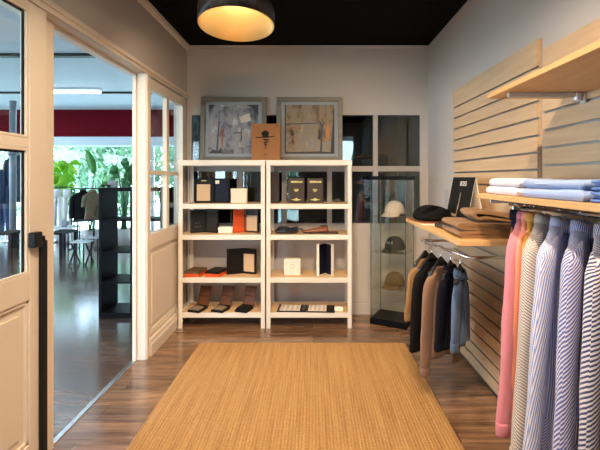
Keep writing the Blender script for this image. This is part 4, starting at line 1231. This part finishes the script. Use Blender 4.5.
MB().box(-.041, .041, -.031, .031, .05, .0715).build('carton_lid', grey_c, t, bev=.002)
t = thing('sunglasses', 'dark sunglasses lying on the black shelving beside the grey carton', 'sunglasses', (X(106, 4.3), 4.3, bh + EPS), R(-12))
m = MB()
for s in (-1, 1): m.prism([(s * .033 + .026 * math.cos(a), .016 + .015 * math.sin(a)) for a in [2 * PI * k / 14 for k in range(14)]], -.003, 0, 'y')
m.build('lenses', ink, t)
MB().tube([(-.06, 0, .024), (-.06, .1, .02), (-.058, .12, .005)], .003, 6).build('temple_arm', ink, t)
MB().tube([(.06, 0, .024), (.06, .1, .02), (.058, .12, .005)], .003, 6).build('temple_arm', ink, t)
MB().tube([(-.06, 0, .024), (0, -.004, .026), (.06, 0, .024)], .003, 6).build('bridge', ink, t)

# plants
plant_green = leafmat('plant_leaf', srgb(70, 140, 52), .35); lime = leafmat('lime_leaf', srgb(150, 205, 50), .45); deep = leafmat('deep_leaf', srgb(44, 104, 46), .3)
pot_m = mat('pale_pot', srgb(176, 172, 166), .6); soil = mat('soil', srgb(50, 38, 28), .95)
def blade(mb, base, tip, width, droop=.1, twist=0.0, n=8):
    base, tip = Vector(base), Vector(tip); d = tip - base; L = d.length; d.normalize()
    side = d.cross(Vector((0, .95, .3)))
    side.normalize(); side = Matrix.Rotation(twist, 3, d) @ side; up = side.cross(d)
    rows_ = []
    for k in range(n + 1):
        u = k / n
        c = base + d * L * u + Vector((0, 0, -droop * u * u))
        w_ = width * (math.sin(PI * min(1, u * .93 + .05)) ** .75)
        rows_.append([c - side * w_ + up * w_ * .25, c, c + side * w_ + up * w_ * .25])
    b0 = len(mb.v)
    for r in rows_:
        for p in r: mb.v.append(tuple(p))
    for k in range(n):
        for i in (0, 1):
            a = b0 + k * 3 + i
            mb.face([a, a + 1, a + 4, a + 3], None, True)
def pot(t, r, h):
    MB().lathe([(r * .75, 0), (r, h), (r * .93, h), (r * .9, h - .03), (.0, h - .03)], n=24, cap1=False).build('pot', pot_m, t)
    MB().lathe([(r * .88, h - .035), (r * .88, h - .028)], n=20).build('soil', soil, t)
def plant(name, label, loc, r, h, stems, leafm, seed):
    t = thing(name, label, 'plant', loc)
    pot(t, r, h)
    rnd = random.Random(seed)
    for (base, tip_stem, tip, wd) in stems:
        st = MB().tube([Vector(base), (Vector(base) + Vector(tip_stem)) / 2 + Vector((0, 0, .05)), Vector(tip_stem)], [.012, .009, .006], 6).build('stem', leafm, t)
        m = MB(); blade(m, tip_stem, tip, wd, .06, rnd.uniform(-.5, .5)); m.build('leaf', leafm, st, fix=False, solid=.002)
    return t
LY = 9.3
def rel(px, py, Y, loc): return (X(px, Y) - loc[0], 0, Z(py, Y) - loc[2])
loc = (X(63, LY), LY, 0)
st = []
rnd = random.Random(4)
for k in range(34):
    px, py = rnd.uniform(54, 72), rnd.uniform(160, 194)
    a = rnd.uniform(-PI, PI); q = Vector(rel(px, py, LY, loc)); q.y = rnd.uniform(-.25, .25)
    tp = q + Vector((.28 * math.cos(a), .05 * math.sin(a) - .05, .12 * math.sin(a) - .05))
    st.append(((rnd.uniform(-.05, .05), rnd.uniform(-.05, .05), .3), tuple(q), tuple(tp), .085))
plant('potted_plant', 'bushy lime green broad leafed plant seen through the doorway, left', loc, .18, .33, st, lime, 2)
PYc = 8.7; loc = (X(92, PYc), PYc, 0)
S = lambda a, b_, c, w_: ((random.uniform(-.04, .04), random.uniform(-.04, .04), .3), rel(a[0], a[1], PYc, loc), rel(b_[0], b_[1], PYc, loc), w_)
st = [S((94, 174), (86.5, 147), 0, .09), S((78, 194), (68, 202), 0, .1), S((101, 186), (112, 181), 0, .07), S((80, 180), (76, 174), 0, .02), S((104, 176), (107, 170), 0, .02), S((86, 190), (80, 186), 0, .03), S((99, 192), (107, 188), 0, .05)]
plant('bird_of_paradise_plant', 'tall plant with one large upright leaf above the black shelving', loc, .17, .33, st, plant_green, 5)
loc = (X(124, 8.9), 8.9, 0); st = []
for k in range(14):
    px, py = rnd.uniform(117, 133), rnd.uniform(162, 186)
    a = rnd.uniform(-PI, PI); q = Vector(rel(px, py, 8.9, loc)); q.y = rnd.uniform(-.2, .2)
    tp = q + Vector((.2 * math.cos(a), .04, .16 * math.sin(a)))
    st.append(((rnd.uniform(-.05, .05), rnd.uniform(-.05, .05), .3), tuple(q), tuple(tp), .1))
plant('potted_plant', 'deep green leafy plant rising behind the right part of the black shelving', loc, .17, .33, st, deep, 3)
loc = (X(181, 8.5), 8.5, 0); st = []
for k in range(12):
    px, py = rnd.uniform(172, 190), rnd.uniform(190, 216)
    a = rnd.uniform(-PI, PI); q = Vector(rel(px, py, 8.5, loc)); q.y = rnd.uniform(-.2, .2)
    tp = q + Vector((.2 * math.cos(a), .04, .2 * math.sin(a)))
    st.append(((rnd.uniform(-.05, .05), rnd.uniform(-.05, .05), .3), tuple(q), tuple(tp), .09))
plant('potted_plant', 'small green plant seen through the right side pane', loc, .15, .3, st, plant_green, 6)

# column, mannequin, rack with coats
col_m = mat('grey_column_paint', srgb(112, 122, 132), .5)
t = thing('column', 'grey round column standing in the hall before the window', 'column', (X(13, 8.6), 8.6, 0))
MB().lathe([(.062, 0), (.062, HH - .04)], n=20).build('shaft', col_m, t)
MB().lathe([(.09, 1.86), (.098, 1.88), (.098, 1.97), (.09, 1.99)], n=20).build('collar_ring', col_m, t)
MB().lathe([(.11, .0), (.11, .03)], n=20).build('base_plate', col_m, t)
my = 9.25; mxp = X(4.5, my)
t = thing('mannequin', 'mannequin in dark blue jacket and jeans by the hall window', 'mannequin', (mxp, my, 0), R(-10))
skin = mat('mannequin_cream', srgb(196, 164, 136), .5); dkj = cloth('dark_blue_jacket', srgb(30, 42, 62), .15); jean = cloth('dark_jeans', srgb(44, 62, 92), .15)
def ell(cx, cy, z, rx, ry, n=20): return [(cx + rx * math.cos(2 * PI * i / n), cy + ry * math.sin(2 * PI * i / n), z) for i in range(n)]
MB().loft([ell(0, 0, .95, .155, .1), ell(0, 0, 1.1, .14, .09), ell(0, 0, 1.3, .16, .1), ell(0, 0, 1.47, .185, .095), ell(0, 0, 1.53, .1, .07), ell(0, 0, 1.57, .052, .052), ell(0, 0, 1.66, .048, .05), ell(0, 0, 1.70, .05, .055), ell(0, 0, 1.72, .02, .02)]).build('torso_form', skin, t)
jk = MB().loft([ell(0, 0, .84, .2, .135), ell(0, 0, 1.0, .185, .125), ell(0, 0, 1.15, .175, .115), ell(0, 0, 1.35, .2, .125), ell(0, 0, 1.48, .21, .12), ell(0, 0, 1.545, .12, .085), ell(0, 0, 1.585, .08, .075)], False, False).build('jacket', dkj, t, solid=.004)
for s in (-1, 1):
    MB().tube([(s * .19, 0, 1.49), (s * .235, .0, 1.38), (s * .265, .01, 1.15), (s * .25, -.05, .93)], [.06, .068, .058, .046], 12).build('jacket_sleeve', dkj, jk)
    MB().tube([(s * .085, 0, .93), (s * .095, 0, .7), (s * .1, .01, .45), (s * .1, .01, .16)], [.105, .09, .07, .058], 12).build('trouser_leg', jean, t)
MB().lathe([(.17, 0), (.17, .012), (.015, .014), (.015, .95)], n=20).build('stand', chrome, t)
def clothes_rack(label, x0, x1, Y, z, grp=None):
    t = thing('clothes_rack', label, 'clothes rack', ((x0 + x1) / 2, Y, 0)); hw2 = (x1 - x0) / 2
    MB().tube([(-hw2, 0, z), (hw2, 0, z)], .012, 8).build('hanging_bar', black_metal, t)
    for s in (-1, 1):
        MB().tube([(s * hw2, 0, .02), (s * hw2, 0, z)], .012, 8).build('post', black_metal, t)
        MB().tube([(s * hw2, -.2, .015), (s * hw2, .2, .015)], .012, 8).build('foot', black_metal, t)
    return t
clothes_rack('black rack holding dark coats beside the grey column', X(14.5, 9.1), X(36, 9.1), 9.1, 1.93)
coatd = cloth('slate_coat', srgb(50, 64, 84), .15)
for i, (px, lab, mm_) in enumerate(((18, 'dark navy coat on the rack right beside the grey column', dkj), (22.5, 'slate blue coat on the rack, seen at the door glass edge', coatd))):
    hanger('black hanger holding the ' + ('dark navy coat' if i == 0 else 'slate blue coat'), (X(px, 9.1), 9.1, 1.942), R(52), .16, black_hanger)
    garment('hanging_coat', 'coat', lab, (X(px, 9.1), 9.1, 1.942 - .064), R(52), .2, 1.0 - .1 * i, mm_, mm_, mm_, 90 + i, sleeve=.64, thick=.05)
clothes_rack('low black rack holding the black jacket in the hall', X(74, 8.3), X(100, 8.3), 8.3, 1.19)
hanger('black hanger holding the black jacket in the hall', (X(83, 8.3), 8.3, 1.202), R(30), .15, black_hanger)
garment('hanging_jacket', 'jacket', 'black jacket hanging on the low rack under the tall plant', (X(83, 8.3), 8.3, 1.202 - .064), R(30), .17, .6, blk, blk, blk, 95, sleeve=.52, thick=.05)
pat = paint_mat('brown_green_print', [srgb(44, 36, 26), srgb(84, 66, 46), srgb(112, 84, 62), srgb(60, 86, 46)], None, 9, 2.2)
hanger('black hanger holding the brown green printed blouse', (X(92.5, 8.3), 8.3, 1.202), R(35), .12, black_hanger)
garment('printed_blouse', 'blouse', 'brown and green printed blouse hanging right of the black jacket', (X(92.5, 8.3), 8.3, 1.202 - .064), R(35), .13, .58, pat, pat, pat, 96, sleeve=.3, thick=.04)
# pale trousers on a form
for i, px in enumerate((57.5, 67.5)):
    Yt = 9.0
    t = thing('hanging_trousers', 'pale grey trousers hanging under the lime plant, ' + ('nearer the door leaf' if i == 0 else 'nearer the black jacket'), 'trousers', (X(px, Yt), Yt, 0), R(12))
    pt = cloth('pale_trouser_cloth', srgb(206, 202, 200), .05)
    MB().loft([ell(0, 0, .98, .085, .05), ell(0, 0, 1.1, .09, .055), ell(0, 0, 1.16, .085, .05)], True, True).build('waist', pt, t)
    for s in (-1, 1): MB().tube([(s * .045, 0, 1.0), (s * .05, 0, .7), (s * .052, .01, .38)], [.048, .044, .04], 12).build('trouser_leg', pt, t)
    MB().tube([(0, .0, 1.16), (0, 0, 1.2), (.01, 0, 1.215), (.02, 0, 1.222)], .004, 6).build('hook', chrome, t)
clothes_rack('thin black rail stand holding the pale trousers', X(52.5, 9.0), X(72, 9.0), 9.0, 1.205)

# tables and folding chair
def low_table(label, px0, px1, Y, ztop, depth=.5):
    x0, x1 = X(px0, Y), X(px1, Y)
    t = thing('low_table', label, 'table', ((x0 + x1) / 2, Y + depth / 2, 0), 0, 'low tables in the hall'); w2_ = (x1 - x0) / 2
    MB().box(-w2_, w2_, -depth / 2, depth / 2, ztop - .04, ztop).build('tabletop', black_wood, t, bev=.004)
    for sx in (-1, 1):
        for sy in (-1, 1):
            MB().box(sx * (w2_ - .03) - .025, sx * (w2_ - .03) + .025, sy * (depth / 2 - .03) - .025, sy * (depth / 2 - .03) + .025, 0, ztop - .0405).build('leg', black_wood, t, bev=.003)
low_table('black low table behind the door glass, below the mannequin', -8, 11, 7.1, .47)
low_table('black low table behind the door glass, below the dark coats', 14, 26, 7.3, .47)
low_table('black low table just left of the folding chair in the hall', 46, 62, 7.3, .45)
t = thing('white_table', 'pale thin legged table behind the low black one', 'table', (X(64, 8.0), 8.0, 0))
tw = mat('pale_table_top', srgb(196, 200, 202), .4)
MB().box(-.22, .22, -.22, .22, .45, .48).build('tabletop', tw, t, bev=.004)
for sx in (-1, 1):
    for sy in (-1, 1): MB().tube([(sx * .19, sy * .19, 0), (sx * .19, sy * .19, .4495)], .011, 8).build('leg', black_metal, t)
o = MB().lathe([(.05, 0), (.085, .04), (.09, .08), (.06, .12), (.02, .135)], n=18).build('grey_pot', grey_c, loc=(X(65.5, 8.0), 7.95, .4806))
tag(o, 'rounded grey pot on the pale thin legged table', 'pot')
CY = 6.85
t = thing('folding_chair', 'black wire framed folding chair with pale seat, beside the black shelving', 'chair', (X(82, CY), CY, 0), R(6))
sxw = .125
MB().box(-.135, .135, -.13, .13, .355, .375).build('seat', tw, t, bev=.006)
for s in (-1, 1):
    MB().tube([(s * sxw, -.17, .006), (s * sxw, .14, .354)], .013, 8).build('leg', black_metal, t)
    MB().tube([(s * sxw * .86, .17, .006), (s * sxw * .86, -.13, .354)], .013, 8).build('leg', black_metal, t)
MB().tube([(-.128, .125, .365), (-.132, .16, .69), (-.125, .163, .70), (.125, .163, .70), (.132, .16, .69), (.128, .125, .365)], .013, 8).build('back_frame', black_metal, t)
MB().tube([(-.124, -.165, .03), (.124, -.165, .03)], .007, 6).build('stretcher', black_metal, t)
t = thing('side_table', 'small grey table between the folding chair and the black shelving', 'table', (X(93.5, 7.05), 7.05, 0))
MB().box(-.12, .16, -.15, .15, .40, .425).build('tabletop', grey_c, t, bev=.003)
for (a, b_) in ((-.1, -.12), (.13, -.12), (-.1, .12), (.13, .12)): MB().tube([(a, b_, 0), (a, b_, .3995)], .012, 8).build('leg', black_metal, t)
#@@END2
# ================================================================== CAMERA, WORLD, LIGHTS
cam = bpy.data.cameras.new('camera'); co = bpy.data.objects.new('camera', cam); COL.objects.link(co)
co.location = (0, 0, EYE); co.rotation_euler = (R(90), 0, 0)
cam.sensor_width = 36; cam.lens = F / 600 * 36
cam.shift_x = -(VX - 300) / 600; cam.shift_y = -(225 - VY) / 600
cam.clip_start = .05
SC.camera = co

w = bpy.data.worlds.new('world'); SC.world = w; w.use_nodes = True
t = w.node_tree; bg = t.nodes['Background']
tc = t.nodes.new('ShaderNodeTexCoord'); sep = t.nodes.new('ShaderNodeSeparateXYZ'); cr = t.nodes.new('ShaderNodeValToRGB')
t.links.new(tc.outputs['Generated'], sep.inputs[0]); t.links.new(sep.outputs['Z'], cr.inputs[0])
cr.color_ramp.elements[0].color = (.66, .84, 1, 1); cr.color_ramp.elements[1].color = (.42, .66, 1, 1); cr.color_ramp.elements[1].position = .7
t.links.new(cr.outputs[0], bg.inputs[0]); bg.inputs[1].default_value = 13

def light(name, kind, loc, energy, col, **kw):
    l = bpy.data.lights.new(name, kind); o = bpy.data.objects.new(name, l); COL.objects.link(o)
    l.energy = energy; l.color = col; o.location = loc
    tgt = kw.pop('target', None)
    if tgt: o.rotation_euler = (Vector(tgt) - Vector(loc)).to_track_quat('-Z', 'Y').to_euler()
    for k, v in kw.items(): setattr(l, k, v)
    return o
light('sun', 'SUN', (0, 0, 20), 7, (1, .93, .82), target=(-14, 7, 0), angle=R(1.5))
# sampling portals in the window openings
def portal(loc, sx, sy, tgt):
    o = light('window_portal', 'AREA', loc, 1, (1, 1, 1), target=tgt, shape='RECTANGLE', size=sx, size_y=sy)
    o.data.cycles.is_portal = True
portal(((HX - 1.42) / 2, HY + .12, 1.35), 8.0, 2.5, ((HX - 1.42) / 2, 0, 1.35))
portal((HX - .12, 3.1, 1.4), 14.0, 2.2, (0, 3.1, 1.4))
portal((-.75, YF - .12, 1.32), .9, 2.2, (-.75, 5, 1.32))
portal((.82, YF - .12, 2.12), .4, .6, (.82, 5, 2.12))
portal((-4.2, -4.12, 1.4), 4.8, 2.2, (-4.2, 5, 1.4))
COOL = (.72, .87, 1)
for lx in (-3.2, -6.2):
    for ly in (-1.0, 2.6, 5.6, 9.0):
        light('hall_fill_light', 'AREA', (lx, ly, HH - .06), 10, COOL, target=(lx, ly, 0), shape='RECTANGLE', size=1.2, size_y=.12)  # added fill without fixtures, brightens the hall
WARM = (1, .765, .52)
for (lx, ly, tx, ty, tz, e) in ((-.35, .7, -.5, 2.6, 0, 185), (.35, .9, .5, 2.6, .3, 185), (.0, 2.2, .1, 2.6, 0, 60), (.1, 1.5, -1.3, 2.4, .7, 34), (.35, 2.3, .3, 4.2, .8, 70), (-.6, 2.2, -.7, 4.2, .9, 70)):
    light('ceiling_spot', 'SPOT', (lx, ly, H - .03), e, WARM, target=(tx, ty, tz), spot_size=R(95), spot_blend=.8, shadow_soft_size=.05)
light('pendant_bulb', 'POINT', (X(235.5, 2.73), 2.73, 2.50), 20, (1, .78, .48), shadow_soft_size=.045)

SC.view_settings.view_transform = 'Standard'
SC.view_settings.look = 'None'
SC.view_settings.gamma = 1
SC.view_settings.use_curve_mapping = False
SC.view_settings.exposure = 0.1
SC.cycles.use_denoising = True
SC.cycles.max_bounces = 10
SC.cycles.transparent_max_bounces = 24
SC.cycles.sample_clamp_indirect = 6
